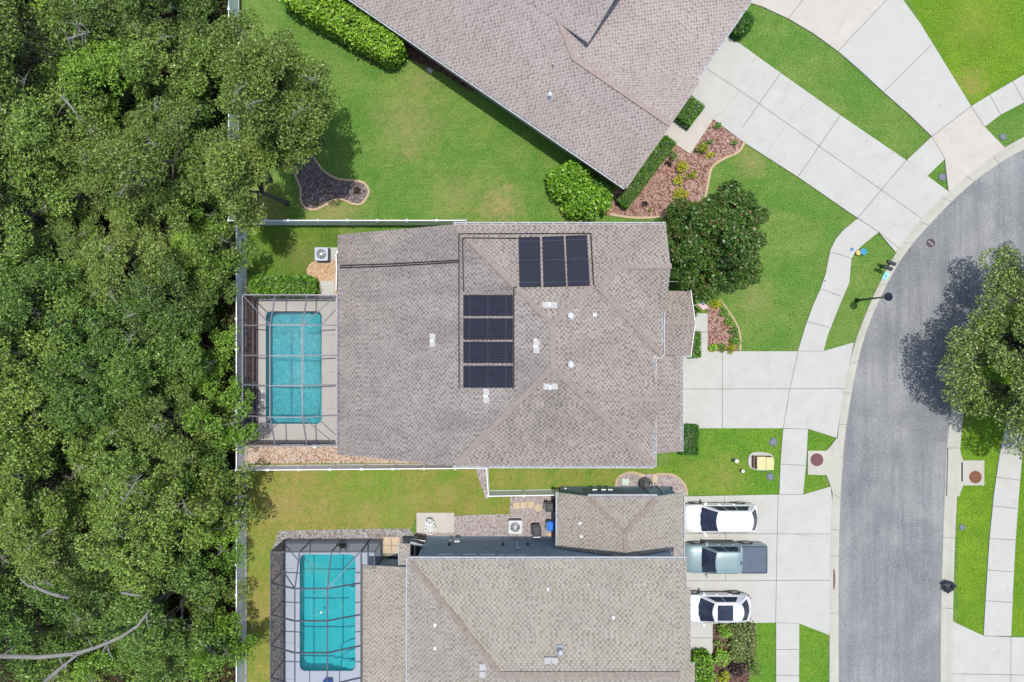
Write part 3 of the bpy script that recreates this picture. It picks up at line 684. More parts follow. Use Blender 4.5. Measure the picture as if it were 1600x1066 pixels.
for line in ([(1163,222),(1153,238),(1128,250),(1112,262),(1107,280),(1103,302),(1099,322)], [(953,335),(975,339),(1005,341),(1040,338)]):
    P = G(smooth_line(line, 4)); rows = []
    for i, p in enumerate(P):
        d = (P[min(i+1, len(P)-1)] - P[max(i-1, 0)]).normalized(); n = Vector((-d.y, d.x, 0)) * .09
        rows.append([p - n, p - n + Vector((0,0,.1)), p + Vector((0,0,.12)), p + n + Vector((0,0,.1)), p + n])
    MB().grid(rows).build('edging', 'tan_conc', r, True)
bed('mulch_bed', [(1105,478),(1120,478),(1140,500),(1150,525),(1152,549),(1105,549)], 'mulch_red', None, sm=0, z=.04)
r = thing('bed_edging', 'pale curved border between front planting and lawn above the driveway', 'garden edging', W(1125, 470))
mb = MB(); P = G(smooth_line([(1124,468),(1136,484),(1149,504),(1156,525),(1156,548)], 4)); rows = []
for i, p in enumerate(P):
    d = (P[min(i+1, len(P)-1)] - P[max(i-1, 0)]).normalized(); n = Vector((-d.y, d.x, 0)) * .06
    rows.append([p - n, p - n + Vector((0,0,.1)), p + n + Vector((0,0,.1)), p + n])
mb.grid(rows); mb.build('edging', 'tan_conc', r, True)
bed('shell_bed', [(386,690),(530,690),(560,700),(730,700),(730,724),(386,724)], 'shell', None, sm=0, z=.03)
bed('mulch_bed', [(386,464),(404.5,464),(404.5,690),(386,690)], 'mulch_brown', None, sm=0, z=.025)
bed('pebble_bed', [(480,432),(479,420),(486,410),(498,406),(528,406),(528,465),(490,465),(490,440)], 'shell_tan', None, sm=0, z=.03)
bed('stone_bed', [(436,829),(600,826),(640,826),(648,838),(640,860),(602,870),(598,845),(447,841),(447,1250),(424,1250),(424,862)], 'gravel_grey', None, sm=0, z=.028)
bed('gravel_bed', [(708,806),(760,804),(797,803),(797,772),(868,772),(880,772),(880,850),(648,850),(648,832),(708,832)], 'gravel_pink', None, sm=0, z=.03)
bed('gravel_bed', [(742,731),(762,731),(764,775),(760,782),(752,760)], 'gravel_pink', None, sm=0, z=.026)
bed('gravel_bed', [(964,775),(962,755),(967,744),(980,738),(1000,739),(1004,741),(1020,741),(1040,740),(1055,742),(1066,752),(1072,764),(1073,790),(964,790)], 'gravel_pink', None, sm=0, z=.032)
r = thing('bed_edging', 'tan scalloped border round the gravel beside the dark garage wall', 'garden edging', W(964, 775))
for line in ([(962,772),(962,756),(967,745),(980,738.5),(992,738.5),(1001,742)], [(1025,741),(1042,740.5),(1056,744),(1067,754),(1072,764),(1073,774)]):
    P = G(smooth_line(line, 4)); rows = []
    for i, p in enumerate(P):
        d = (P[min(i+1, len(P)-1)] - P[max(i-1, 0)]).normalized(); n = Vector((-d.y, d.x, 0)) * .07
        rows.append([p - n, p - n + Vector((0,0,.1)), p + n + Vector((0,0,.1)), p + n])
    MB().grid(rows).build('edging', 'tan_conc', r, True)
bed('mulch_bed', [(1112,974),(1180,974),(1182,1010),(1176,1040),(1160,1100),(1113,1100),(1080,1030),(1113,1028)], 'mulch_brown', None, sm=0, z=.03)

# pools with their decks
def pool(label, bb, mats, px_corner, deck_px, deckmat, depth, steps, notch=None):
    x0, x1, y0, y1 = bb; r = .45; out = []
    for cx, cy, a0 in ((x1-r, y1-r, 0), (x0+r, y1-r, 90), (x0+r, y0+r, 180), (x1-r, y0+r, 270)):
        for k in range(6): a = radians(a0 + 18 * k); out.append((cx + r * cos(a), cy + r * sin(a)))
    zt = .10
    D = G(deck_px); dx0, dx1 = min(p.x for p in D), max(p.x for p in D); dy0, dy1 = min(p.y for p in D), max(p.y for p in D)
    mx = (x0 + x1) / 2
    Rr = [p for p in out if p[0] > mx]; Ll = [p for p in out if p[0] < mx]
    Rr.sort(key=lambda p: math.atan2(p[1] - (y0+y1)/2, p[0] - mx)); 
    top = MB()
    rp = [(mx, y0)] + Rr + [(mx, y1)]
    top.add([(x, y, zt) for x, y in [(mx, dy0), (dx1, dy0), (dx1, dy1), (mx, dy1)] + rp[::-1]], [tuple(range(4 + len(rp)))])
    lp = [(2*mx - x, y) for x, y in rp]
    top.add([(x, y, zt) for x, y in [(mx, dy1), (dx0, dy1), (dx0, dy0), (mx, dy0)] + lp], [tuple(range(4 + len(lp)))])
    n = 4; co = [(dx0, dy0), (dx1, dy0), (dx1, dy1), (dx0, dy1)]
    top.add([(x, y, 0) for x, y in co] + [(x, y, zt) for x, y in co], [(i, (i+1) % 4, 4 + (i+1) % 4, 4 + i) for i in range(4)])
    for gy in np.arange(dy0 + 2.2, dy1, 2.6):
        for a, b in ((dx0, x0 - .3), (x1 + .3, dx1)): top.beam((a, gy, zt + .001), (b, gy, zt + .001), .02, .004, 1)
    struct('pool_deck', top, [deckmat, 'joint'])
    root = thing('swimming_pool', label, 'swimming pool', ((x0+x1)/2, (y0+y1)/2, 0))
    b = MB(); n = len(out)
    b.add([(x, y, -depth) for x, y in out], [tuple(range(n))])
    b.add([(x, y, zt) for x, y in out] + [(x, y, -depth) for x, y in out], [(i, (i+1) % n, n + (i+1) % n, n + i) for i in range(n)])
    if steps:
        for k, (cx, cy, R0, a0) in enumerate(steps):
            for j in range(3):
                rr = R0 * (1 - j * .3); pts = [(cx, cy)] + [(cx + rr * cos(radians(a0 + 90 * i / 10)), cy + rr * sin(radians(a0 + 90 * i / 10))) for i in range(11)]
                b.prism(pts, -depth + .01, -depth + .3 * (j + 1), 0)
    if notch: b.box(*notch, -depth + .01, -.3)
    b.build('basin', mats[0], root)
    cp = MB()
    for i in range(n):
        p, q = out[i], out[(i+1) % n]; cp.beam((p[0], p[1], zt), (q[0], q[1], zt), .12, .05)
    cp.build('coping', deckmat, root)
    w = MB(); w.add([(x, y, -.06) for x, y in out], [tuple(range(n))]); w.build('water', mats[1], root)
pool('blue swimming pool with rippled water under the upper screen cage', POOL_A, ('basin_a', 'water_a'), None, [(404.5, 464.5), (534, 464.5), (534, 688), (404.5, 688)], 'deck', 1.45, [(POOL_A[1], POOL_A[2], 1.4, 90)])
pool('still turquoise swimming pool under the lower dark screen cage', POOL_B, ('basin_b', 'water_b'), None, [(447, 842), (599, 842), (599, 1110), (447, 1110)], 'deck_blue', 1.15, [(POOL_B[1], POOL_B[2], 1.9, 90)], (POOL_B[1] - .55, POOL_B[1], -18.3, -17.4))

bed('mulch_bed', [(430,-40),(462,8),(530,68),(590,103),(622,99),(640,92),(690,114),(730,140),(752,146),(575,10),(520,-60)], 'mulch_brown', None, sm=0, z=.02)  # brown soil; its dark tone also paints the shadow of hedge and eave
# ------------------------------------------------------------------ houses
def roof_part(root, faces, sh, thick=.13, name='roof', fascia='fascia'):
    """faces: list of (plane, [(x, y)...]) with plane z = a + bx + cy"""
    mb = MB()
    for pl, xy in faces:
        n = len(xy); ar = sum(xy[i][0] * xy[(i+1) % n][1] - xy[(i+1) % n][0] * xy[i][1] for i in range(n))
        if ar < 0: xy = xy[::-1]
        g = Vector((pl[1], pl[2])); gl = g.length
        e = Vector((-g.y, g.x)) / gl if gl > 1e-5 else Vector((1, 0)); s = g / gl if gl > 1e-5 else Vector((0, 1)); k = sqrt(1 + gl * gl)
        T = [(x, y, zpl(pl, x, y)) for x, y in xy]; uv = [(Vector((x, y)).dot(e), Vector((x, y)).dot(s) * k) for x, y in xy]
        mb.add(T, [tuple(range(n))], 0, [uv])
        B = [(x, y, z - thick) for x, y, z in T]
        mb.add(T + B, [tuple(range(n, 2*n))[::-1]] + [(i, n + i, n + (i+1) % n, (i+1) % n) for i in range(n)], 1)
    return mb.build(name, [sh, fascia], root)
def caps(root, segs, mat, w=.3):
    for p, q in segs:
        mb = MB(); p, q = Vector(p), Vector(q); n = max(1, int((q - p).length / .28))
        for i in range(n):
            a, b = p.lerp(q, i / n), p.lerp(q, (i + 1.15) / n); z = Vector((0, 0, .002 + .008 * (i % 2)))
            mb.beam(a + z, b + z, w, .03)
        mb.build('ridge_cap', mat, root)
def gutter(root, lines, w=.14):
    for p, q, side in lines:
        p, q = Vector(p), Vector(q); d = (q - p).normalized(); n = Vector((-d.y, d.x, 0)) * side; mb = MB(); z = Vector((0, 0, 1))
        def bar(off, zz, ww, hh, m=0): mb.beam(p + n * off + z * zz, q + n * off + z * zz, ww, hh, m)
        bar(w / 2, -.135, w, .012, 1); bar(w, -.07, .022, .14); bar(w - .02, -.006, .035, .012); bar(.006, -.075, .01, .13)
        L = (q - p).length; k = max(1, int(L / .75))
        for i in range(k + 1):
            c = p.lerp(q, min(max(i / k, .01), .99)); mb.beam(c + n * .0 + z * -.012, c + n * w + z * -.012, .035, .008)
        for c in (p, q): mb.beam(c + n * .0 + z * -.075, c + n * w + z * -.075, .012, .13)
        mb.build('gutter', ['gutter_paint', 'gut_in'], root)
def box_vent(roof, px, py, pl, along, mat='vent', s=.35):
    """pair of low square vent hoods side by side"""
    c = onplane(px, py, pl); g = Vector((pl[1], pl[2], 0)); e = Vector((1, 0, 0)) if along == 'x' else Vector((0, 1, 0))
    mb = MB()
    for k in (-1, 1):
        q = c + e * k * s * .62; q.z = zpl(pl, q.x, q.y)
        a, b = (.18, s) if False else (s, s)
        mb.cbox(q.x, q.y, q.z - .12, s * .84, s * .84, .2, 0, 1); mb.cbox(q.x, q.y, q.z + .08, s, s, .035); mb.cbox(q.x, q.y, q.z + .115, s * .8, s * .8, .015)
    mb.cbox(c.x, c.y, c.z - .1, s * 2.3 if along == 'x' else s * .9, s * .9 if along == 'x' else s * 2.3, .13, 0, 1)
    return mb.build('roof_vent', [mat, 'galv'], roof)
def pipe_vent(roof, px, py, pl, r=.1, h=.35, mat='gutter_paint'):
    c = onplane(px, py, pl); mb = MB(); mb.lathe(c.x, c.y, [(r * 2, c.z - .15), (r * 1.8, c.z + .03), (r * 1.05, c.z + .09), (r, c.z + h), (r * 1.35, c.z + h), (r * 1.35, c.z + h + .05), (r * .7, c.z + h + .1)], 14)
    return mb.build('vent_pipe', mat, roof)
def window(wall_root, x, y, z, w, h, ax, sgn):
    """ax: 'x' if the wall faces +-x"""
    f = MB(); p = MB(); t = .05
    def b(m, a0, a1, z0, z1, d0, d1):
        lo, hi = sorted((sgn * d0, sgn * d1))
        if ax == 'x': m.box(x + lo, x + hi, y + a0, y + a1, z0, z1)
        else: m.box(x + a0, x + a1, y + lo, y + hi, z0, z1)
    b(f, -w/2 - t, w/2 + t, z - t, z, .0, .05); b(f, -w/2 - t, w/2 + t, z + h, z + h + t, 0, .05)
    b(f, -w/2 - t, -w/2, z, z + h, 0, .05); b(f, w/2, w/2 + t, z, z + h, 0, .05); b(f, -w/2, w/2, z + h/2 - .02, z + h/2 + .02, .022, .045)
    b(p, -w/2, w/2, z, z + h, .005, .02)
    fo = f.build('window', 'white', wall_root); p.build('pane', 'glass_dark', fo)
def garage_door(root, x, y0, y1, h):
    m = MB(); 
    for k in range(4): m.box(x, x + .05, y0, y1, .1 + k * h / 4, .1 + (k + 1) * h / 4 - .02)
    m.box(x, x + .03, y0, y1, .1, .1 + h); m.build('garage_door', 'white', root)

# --- the house in the middle: two storeys, long low roof running down to the pool
hm = thing('house', 'taupe shingled two storey house with black pool heating panels on its roof', 'house', (0, 0, 0))
PN = (6.7 + .5 * 7.05, 0, -.5); PS = (6.7 + .5 * 7.55, 0, .5); PW = (6.7 + .52 * 3.56, .52, 0); PE = (6.7 + .485 * 8.59, -.485, 0)
PA = (6.7 + .485 * 9.10, -.485, 0); PSL = (6.7 + .5 * .89, 0, .5); PG = (8.03 - .5 * 4.38, 0, .5)
xr = (6.7 + .485*8.59 - 6.7 - .52*3.56) / (.52 + .485); zr = zpl(PW, xr, 0)
yn = 7.05 - (zr - 6.7) / .5; ys_ = -7.55 + (zr - 6.7) / .5
apex = (9.1 - 1.33/.485, 4.38)                                            # ridge of north east gable meets plane A
gy = -3.45; gz = 7.62; gx = 8.59 - (gz - 6.7) / .485                       # small south east gable
gh = (gz - 6.7) / .5
high = [
 (PN, [(-3.56, 7.05), (9.30, 7.05), (9.30, 4.38), apex, (5.04, 3.08), (4.53, 3.08), (xr, yn)]),
 (PG, [apex, (9.30, 4.38), (9.30, 1.72), (9.10, 1.72)]),
 (PA, [apex, (9.10, 1.72), (9.10, -.89), (5.04, 3.08)]),
 (PSL, [(5.04, 3.08), (9.10, -.89), (8.59, -.89), (4.53, 3.08)]),
 (PE, [(4.53, 3.08), (8.59, -.89), (8.59, gy + gh), (gx, gy), (8.59, gy - gh), (8.59, -7.55), (xr, ys_), (xr, yn)]),
 ((gz + .5 * gy, 0, -.5), [(gx, gy), (8.66, gy), (8.66, gy + gh), (8.59, gy + gh)]),
 ((gz - .5 * gy, 0, .5), [(gx, gy), (8.59, gy - gh), (8.66, gy - gh), (8.66, gy)]),
 (PS, [(-3.56, -7.55), (8.59, -7.55), (xr, ys_)]),
]
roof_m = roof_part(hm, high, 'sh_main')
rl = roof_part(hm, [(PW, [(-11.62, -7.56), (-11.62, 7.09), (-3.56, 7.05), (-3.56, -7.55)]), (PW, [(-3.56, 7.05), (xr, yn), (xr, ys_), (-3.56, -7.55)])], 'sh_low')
tag(rl, 'long rear roof slope streaked with grey algae')
def P3(pl, x, y): return (x, y, zpl(pl, x, y))
caps(roof_m, [(P3(PN, -3.4, 6.9), P3(PN, xr, yn)), (P3(PW, xr, yn), P3(PW, xr, ys_)), (P3(PS, xr, ys_), P3(PS, -3.4, -7.4)), (P3(PS, xr, ys_), P3(PS, 8.5, -7.4)),
   (P3(PN, xr, yn), P3(PN, 4.53, 3.08)), (P3(PN, 5.04, 3.08), P3(PN, *apex)), (P3(PN, *apex), P3(PN, 9.3, 4.38)), (P3(PA, 5.04, 3.08), P3(PA, 9.05, -.84)), ((gx, gy, gz), (8.66, gy, gz))], 'cap')
def wallbox(root, poly, z0, z1, mat='stucco', name='wall'):
    return MB().prism(poly, z0, z1).build(name, mat, root)
wallbox(hm, [(-3.1, -7.1), (8.15, -7.1), (8.15, -.5), (8.7, -.5), (8.7, 6.6), (-3.1, 6.6)], 0, 6.68)
wallbox(hm, [(8.1, 2.2), (8.98, 2.2), (8.98, 6.58), (8.1, 6.58)], 0, 6.66)
MB().add([(8.98, 2.1, 6.64), (8.98, 6.6, 6.64), (8.98, 4.38, 7.85), (8.8, 2.1, 6.64), (8.8, 6.6, 6.64), (8.8, 4.38, 7.85)], [(0,1,2), (3,5,4), (0,2,5,3), (1,4,5,2)]).build('gable_wall', 'stucco', hm)
# rear single storey block under the long slope
zb = lambda x: zpl(PW, x, 0) - .14
MB().add([(-11.0, -7.1, 0), (-3.1, -7.1, 0), (-3.1, -7.1, zb(-3.1)), (-11.0, -7.1, zb(-11.0)), (-11.0, 6.65, 0), (-3.1, 6.65, 0), (-3.1, 6.65, zb(-3.1)), (-11.0, 6.65, zb(-11.0))],
         [(0,1,2,3), (5,4,7,6), (4,0,3,7), (3,2,6,7)]).build('wall', 'stucco', hm)
# porch and garage roofs on the street side
PP_n = (3.86 + .5 * 1.19, 0, -.5); PP_s = (3.86 - .5 * 1.19, 0, .5)
porch = roof_part(hm, [(PP_n, [(8.6, 3.32), (11.82, 3.32), (11.82, 1.19), (8.6, 1.19)]), (PP_s, [(8.6, 1.19), (11.82, 1.19), (11.82, -.93), (8.6, -.93)])], 'sh_main', name='porch_roof')
caps(porch, [((8.75, 1.19, 3.86), (11.8, 1.19, 3.86))], 'cap')
PGR = (2.8 + .42 * 11.2, -.42, 0)
gar = roof_part(hm, [(PGR, [(8.2, -7.33), (11.2, -7.33), (11.2, -.96), (8.2, -.96)])], 'sh_main', name='garage_roof')
wallbox(hm, [(8.2, -6.9), (10.75, -6.9), (10.75, -1.2), (8.2, -1.2)], 0, 2.7)
wallbox(hm, [(8.9, -.6), (9.3, -.6), (9.3, 3.0), (8.9, 3.0)], 0, 3.0)
for yy in (-.55, 2.95):
    MB().box(11.3, 11.55, yy - .12, yy + .13, 0, 2.78).build('porch_column', 'white', hm)
MB().add([(11.5, -.85, 2.7), (11.5, 3.25, 2.7), (11.5, 1.19, 3.7), (11.4, -.85, 2.7), (11.4, 3.25, 2.7), (11.4, 1.19, 3.7)], [(0,1,2), (3,5,4), (0,2,5,3), (1,4,5,2), (0,3,4,1)]).build('gable_wall', 'stucco', hm)
garage_door(hm, 10.78, -6.3, -1.7, 2.2)
window(hm, 8.15, -5.2, 3.9, 1.4, 1.3, 'x', 1); window(hm, 8.7, 1.0, 4.1, 1.2, 1.3, 'x', 1); window(hm, 8.98, 4.4, 3.9, 1.6, 1.4, 'x', 1); window(hm, 8.98, 4.9, .9, 1.6, 1.3, 'x', 1)
window(hm, 1, 6.6, 4.1, 1.2, 1.2, 'y', 1); window(hm, 6, 6.6, 4.1, 1.2, 1.2, 'y', 1); window(hm, 3, -7.1, 4.1, 1.2, 1.2, 'y', -1)
for yy in (-5.2, -2.6, 0, 2.6): window(hm, -11.0, yy, .35, 1.8, 1.9, 'x', -1)
gutter(hm, [((-3.56, 7.05, 6.68), (9.3, 7.05, 6.68), 1), ((-3.56, -7.55, 6.68), (8.59, -7.55, 6.68), -1), ((8.59, -7.6, 6.68), (8.59, -4.2, 6.68), -1),
            ((8.59, -2.9, 6.68), (8.59, -.95, 6.68), -1), ((8.59, -.89, 6.68), (9.1, -.89, 6.68), -1), ((9.1, -.89, 6.68), (9.1, 1.75, 6.68), -1),
            ((11.2, -7.3, 2.78), (11.2, -1.0, 2.78), -1), ((10.9, -.93, 2.78), (11.82, -.93, 2.78), -1), ((-11.62, -6.9, 2.45), (-11.62, 3.0, 2.45), 1)])
MB().beam((11.84, -1.0, 2.76), (11.84, 1.19, 3.83), .05, .16).beam((11.84, 3.34, 2.76), (11.84, 1.19, 3.83), .05, .16).build('rake_trim', 'white', hm)
for a in ((859, 477, PN, 'x'), (838, 541, PW, 'y'), (676, 532, PW, 'y'), (760, 619, PW, 'y'), (860, 604, PS, 'x')): box_vent(rl if a[0] == 676 else roof_m, *a)
for a in ((891, 494, PE), (891, 570, PE)): pipe_vent(roof_m, *a, r=.12)
c = onplane(929, 492, PE); MB().cbox(c.x, c.y, c.z - .1, .22, .2, .2).build('vent_pipe', 'gutter_paint', roof_m)
MB().tube([(9.3, 3.9, 3.15), (10.9, 3.9, 3.15)], .012, 5).build('awning_rod', 'galv', hm)

# pool heating panels (each lies on the roof: a thing of its own)
MT['solar'] = None
def solarmat():
    m = NT('black ribbed pool heater', .55, .4); uv = m.n('ShaderNodeUVMap').outputs[0]
    w = m.n('ShaderNodeTexWave', wave_type='BANDS', bands_direction='X'); w.inputs['Scale'].default_value = 3.2; w.inputs['Distortion'].default_value = .15; m.l(uv, w.inputs[0])
    n = m.noise(3, 4, .7); c = m.mix(m.mr(w.outputs['Fac'], .2, .8), A(34, 35, 48), A(64, 66, 84)); c = m.mix(m.mr(n, .4, .7, 0, .4), c, A(34, 36, 50))
    m.col(c); m.bump(w.outputs['Fac'], .03, .6); return m.m
MT['solar'] = solarmat(); MT['strapc'] = flat('grey strap', A(104, 106, 122), .7, .1, 4)
def heater(corners, pl, rib, label, straps):
    P = [onplane(x, y, pl) + Vector((0, 0, .05)) for x, y in corners]           # nw, ne, se, sw
    root = thing('pool_heating_panel', label, 'solar panel', P[3], 'black pool heating panels on the taupe roof')
    m = MB(); U = [(0, 0), ((P[1]-P[0]).length, 0), ((P[1]-P[0]).length, (P[0]-P[3]).length), (0, (P[0]-P[3]).length)]
    if rib == 'y': U = [(b, a) for a, b in U]
    m.add(P, [(3, 2, 1, 0)], 0, [[U[i] for i in (3, 2, 1, 0)]]); B = [p - Vector((0, 0, .045)) for p in P]
    m.add(P + B, [(0, 1, 5, 4), (1, 2, 6, 5), (2, 3, 7, 6), (3, 0, 4, 7)]); m.build('panel', 'solar', root)
    for t in straps:
        if rib == 'x': a, b = P[0].lerp(P[3], t), P[1].lerp(P[2], t)
        else: a, b = P[0].lerp(P[1], t), P[3].lerp(P[2], t)
        MB().beam(a + Vector((0,0,.012)), b + Vector((0,0,.012)), .012, .010).build('strap', 'strapc', root)
    for a, b in (((P[0], P[1]), (P[3], P[2])) if rib == 'x' else ((P[0], P[3]), (P[1], P[2]))): MB().tube([a, b], .035, 7).build('header_pipe', 'black', root)
N3 = [([(810,371.7),(843.7,371),(845.5,447.5),(811.7,448)], 'left one of the three upright black heating panels'),
      ([(847,371),(880.7,370),(884.8,447),(849,448)], 'middle one of the three upright black heating panels'),
      ([(883.7,369.5),(917,368.7),(921.7,446),(887,447)], 'right one of the three upright black heating panels')]
for c4, lb in N3: heater(c4, PN, 'x', lb, (.08, .47, .92))
for (a, b), w_ in zip(((461, 494), (497.5, 531), (534, 567.5), (571.5, 606)), ('uppermost of the four flat lying black panels', 'second from the top of the four flat lying black panels', 'third from the top of the four flat lying black panels', 'lowest of the four flat lying black panels')):
    heater([(724.8, a), (801.5, a), (801.5, b), (724.8, b)], PW, 'y', w_, (.12, .5, .86))
def roofpipe(label, px, r=.035, pl=None):
    pts = [onplane(x, y, q) + Vector((0, 0, .06)) for x, y, q in px]
    root = thing('heater_pipe', label, 'pipe', pts[0], 'black heater pipes on the taupe roof'); m = MB()
    for a, b in zip(pts[:-1], pts[1:]): m.tube([a, b], r, 6)
    m.build('pipe', 'black', root)
    m = MB()
    for a, b in zip(pts[:-1], pts[1:]):
        n = int((b - a).length / 1.6)
        for i in range(n): c = a.lerp(b, (i + .5) / n); m.cbox(c.x, c.y, c.z - .08, .12, .12, .05)
    if m.v: m.build('clamp', 'black', root)
roofpipe('outer black pipe looping over the three upright panels', [(717.5,608,PW),(717,366,PW),(723,365.6,PN),(923,365,PN),(927.5,446,PN)])
roofpipe('inner black pipe linking the two groups of heating panels', [(724.5,456,PW),(723,373,PW),(728,372,PN),(809,372.6,PN)])
roofpipe('upper of two black pipes crossing the rear roof slope', [(532,415,PW),(600,413,PW),(716,407,PW)])
roofpipe('lower of two black pipes crossing the rear roof slope', [(532,418.5,PW),(600,416.5,PW),(716,410,PW)])
roofpipe('short black pipe beside the lowest flat panels', [(802.8,607,PW),(802.8,449,PW),(808,448.5,PN)])

# --- house at the top, turned
hn = thing('house', 'pinkish brown shingled house standing at an angle along the top edge', 'house', tuple(W(977, 293)))
O = W(977, 293, 2.9); O = Vector((O.x, O.y)); du = Vector((-.824, .566)).normalized(); dv = Vector((.566, .824)).normalized()
def N(u, v): p = O + du * u + dv * v; return (p.x, p.y)
def pluv(a, bu, bv): return (a - bu * O.dot(du) - bv * O.dot(dv), bu * du.x + bv * dv.x, bu * du.y + bv * dv.y)
NM = pluv(2.9, 0, .5); NF = pluv(2.9 + .5 * 8.55, 0, -.5); NC = pluv(2.9 - .3 * .2, .3, 0)
vr = 4.27; uf = 7.35
def vm_at(u): return (.3 * (u - .2)) / .5                                    # where C meets the main plane
up_ = (2.9 + .5 * vr - 2.9 + .06) / .3
f1 = [(NM, [N(-.12, 0), N(-.12, vr), N(up_, vr), N(9.9, vm_at(9.9)), N(9.9, vm_at(9.9) ), N(14, vm_at(14)), N(26, vm_at(14)), N(26, 0)]),
      (NF, [N(-.12, vr), N(up_, vr), N(.2, 8.55), N(-.12, 8.55)]),
      (NC, [N(.2, 8.55), N(up_, vr), N(9.9, vm_at(9.9)), N(14, vm_at(14)), N(14, 15.0), N(.2, 15.0)])]
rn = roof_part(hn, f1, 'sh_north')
NM2 = pluv(2.95, 0, .5)
r2 = roof_part(hn, [(NM2, [N(7.0, 5.35), N(26, 5.35), N(26, 9.6), N(7.0, 9.6)]), (pluv(2.95 + .5 * 19.2, 0, -.5), [N(7.0, 9.6), N(26, 9.6), N(26, 15), N(7.0, 15)])], 'sh_north', name='upper_roof')
MB().prism([N(7.35, 5.7), N(25.6, 5.7), N(25.6, 14.6), N(7.35, 14.6)], 3.2, 5.35).build('upper_wall', 'slate_wall', hn)  # slate colour paints the shade on the siding below the upper roof
MB().add([(*N(7.3, 5.7), 5.3), (*N(7.3, 14.6), 5.3), (*N(7.3, 9.6), 7.5), (*N(7.5, 5.7), 5.3), (*N(7.5, 14.6), 5.3), (*N(7.5, 9.6), 7.5)], [(0,1,2), (3,5,4), (0,2,5,3), (1,4,5,2)]).build('gable_wall', 'slate_wall', hn)  # same slate colour, shade painted onto this gable siding
caps(rn, [((*N(-.1, vr), 2.9 + .5 * vr), (*N(up_, vr), 2.9 + .5 * vr)), ((*N(up_, vr), 2.9 + .5 * vr), (*N(9.9, vm_at(9.9)), 2.9 + .5 * vm_at(9.9)))], 'cap_n', .3)
wallbox(hn, [N(.5, .5), N(25.5, .5), N(25.5, 14.5), N(.8, 14.5), N(.8, 8.1), N(.5, 8.1)], 0, 2.86)
MB().add([(*N(.5, .5), 2.84), (*N(.5, 8.1), 2.84), (*N(.5, vr), 4.85), (*N(.7, .5), 2.84), (*N(.7, 8.1), 2.84), (*N(.7, vr), 4.85)], [(0,1,2), (3,5,4), (0,2,5,3), (1,4,5,2)]).build('gable_wall', 'stucco', hn)
p0, p1 = N(0, 0), N(26, 0); gutter(hn, [((*p0, 2.88), (*p1, 2.88), 1), ((*N(.2, 8.7), 2.88), (*N(.2, 15), 2.88), -1), ((*N(0, 8.55), 2.88), (*N(1.0, 8.55), 2.88), -1)])
pipe_vent(rn, 859, 151, NM, .11, .4); pipe_vent(rn, 864, 103, NM, .045, .25, 'galv')
m = MB(); m.tube([(*N(8.2, .47), .2), (*N(8.2, .4), 2.7), (*N(8.2, .05), 2.75)], .05, 6); m.build('downspout', 'white', hn)

# --- house at the bottom: two storeys, dark slate walls
hs = thing('house', 'beige shingled two storey house with dark slate walls along the bottom edge', 'house', (2, -19, 0))
SN = (6.1 - .5 * 13.4, 0, -.5); SW_ = (6.1 + .5 * 6.36, .5, 0); rid = -19.07; rz = 8.94
SE_ = (6.1 + .5 * 10.72, -.5, 0); xw = -6.36 + (rz - 6.1) / .5
xg = 9.6; zg = zpl(SE_, xg, 0); yg = -13.4 - (zg - 6.1) / .5
SS = (rz - .5 * rid, 0, .5)
fs = [(SN, [(-6.36, -13.4), (10.72, -13.4), (xg, yg), (xg, rid), (xw, rid)]),
      (SW_, [(-6.36, -13.4), (xw, rid), (-6.36, -24.7)]),
      (SE_, [(10.72, -13.4), (xg, yg), (xg, -24), (11.3, -24), (11.3, -19.9), (11.0, -19.9), (11.0, -15.2), (10.72, -15.2)]),
      (SS, [(xw, rid), (xg, rid), (xg, -24.7), (-6.36, -24.7)])]
rs = roof_part(hs, fs, 'sh_south')
caps(rs, [((-6.2, -13.55, 6.18), (xw, rid, rz)), ((xw, rid, rz), (xg, rid, rz))], 'cap_s', .3)
MB().add([(xg - .03, yg, zg - .05), (xg - .03, rid, rz - .05), (xg - .03, -24.6, 6.3), (xg - .2, yg, zg - .05), (xg - .2, rid, rz - .05), (xg - .2, -24.6, 6.3)], [(0,2,1), (3,4,5), (0,1,4,3)]).build('gable_wall', 'slate_wall', hs)
wn = wallbox(hs, [(-6.0, -13.72), (10.3, -13.72), (10.3, -24.3), (-6.0, -24.3)], 0, 6.05, 'slate_wall')
gutter(hs, [((-6.36, -13.4, 6.08), (10.75, -13.4, 6.08), 1), ((-6.36, -24.6, 6.08), (-6.36, -13.3, 6.08), 1)])
# garage wing with clipped gable
GWp = (2.9 - .5 * 3.04, .5, 0); GEp = (2.9 + .5 * 11.28, -.5, 0); zc = 3.84; GNp = (zc - .57 * 10.1, 0, -.57); zR = 4.96; yR = -10.1 - (zR - zc) / .57
roof_g = roof_part(hs, [(GWp, [(3.04, -10.02), (4.92, -10.05), (7.16, yR), (7.16, -13.66), (3.04, -13.66)]), (GEp, [(11.28, -10.02), (9.4, -10.05), (7.16, yR), (7.16, -13.66), (10.55, -13.66), (10.55, -14.6), (11.28, -14.6)]),
                        (GNp, [(4.92, -10.1), (9.4, -10.1), (7.16, yR)])], 'sh_south', name='garage_roof')
caps(roof_g, [((5.0, -10.2, 3.9), (7.16, yR, zR)), ((9.3, -10.2, 3.9), (7.16, yR, zR)), ((7.16, yR, zR), (7.16, -13.6, zR))], 'cap_s', .3)
wallbox(hs, [(3.34, -10.2), (10.98, -10.2), (10.98, -13.7), (3.34, -13.7)], 0, 2.85, 'slate_wall')
MB().add([(3.4, -10.21, 2.84), (10.9, -10.21, 2.84), (9.2, -10.21, 3.7), (5.1, -10.21, 3.7), (3.4, -10.4, 2.84), (10.9, -10.4, 2.84), (9.2, -10.4, 3.7), (5.1, -10.4, 3.7)], [(0,3,2,1), (4,5,6,7), (3,7,6,2)]).build('gable_wall', 'slate_wall', hs)
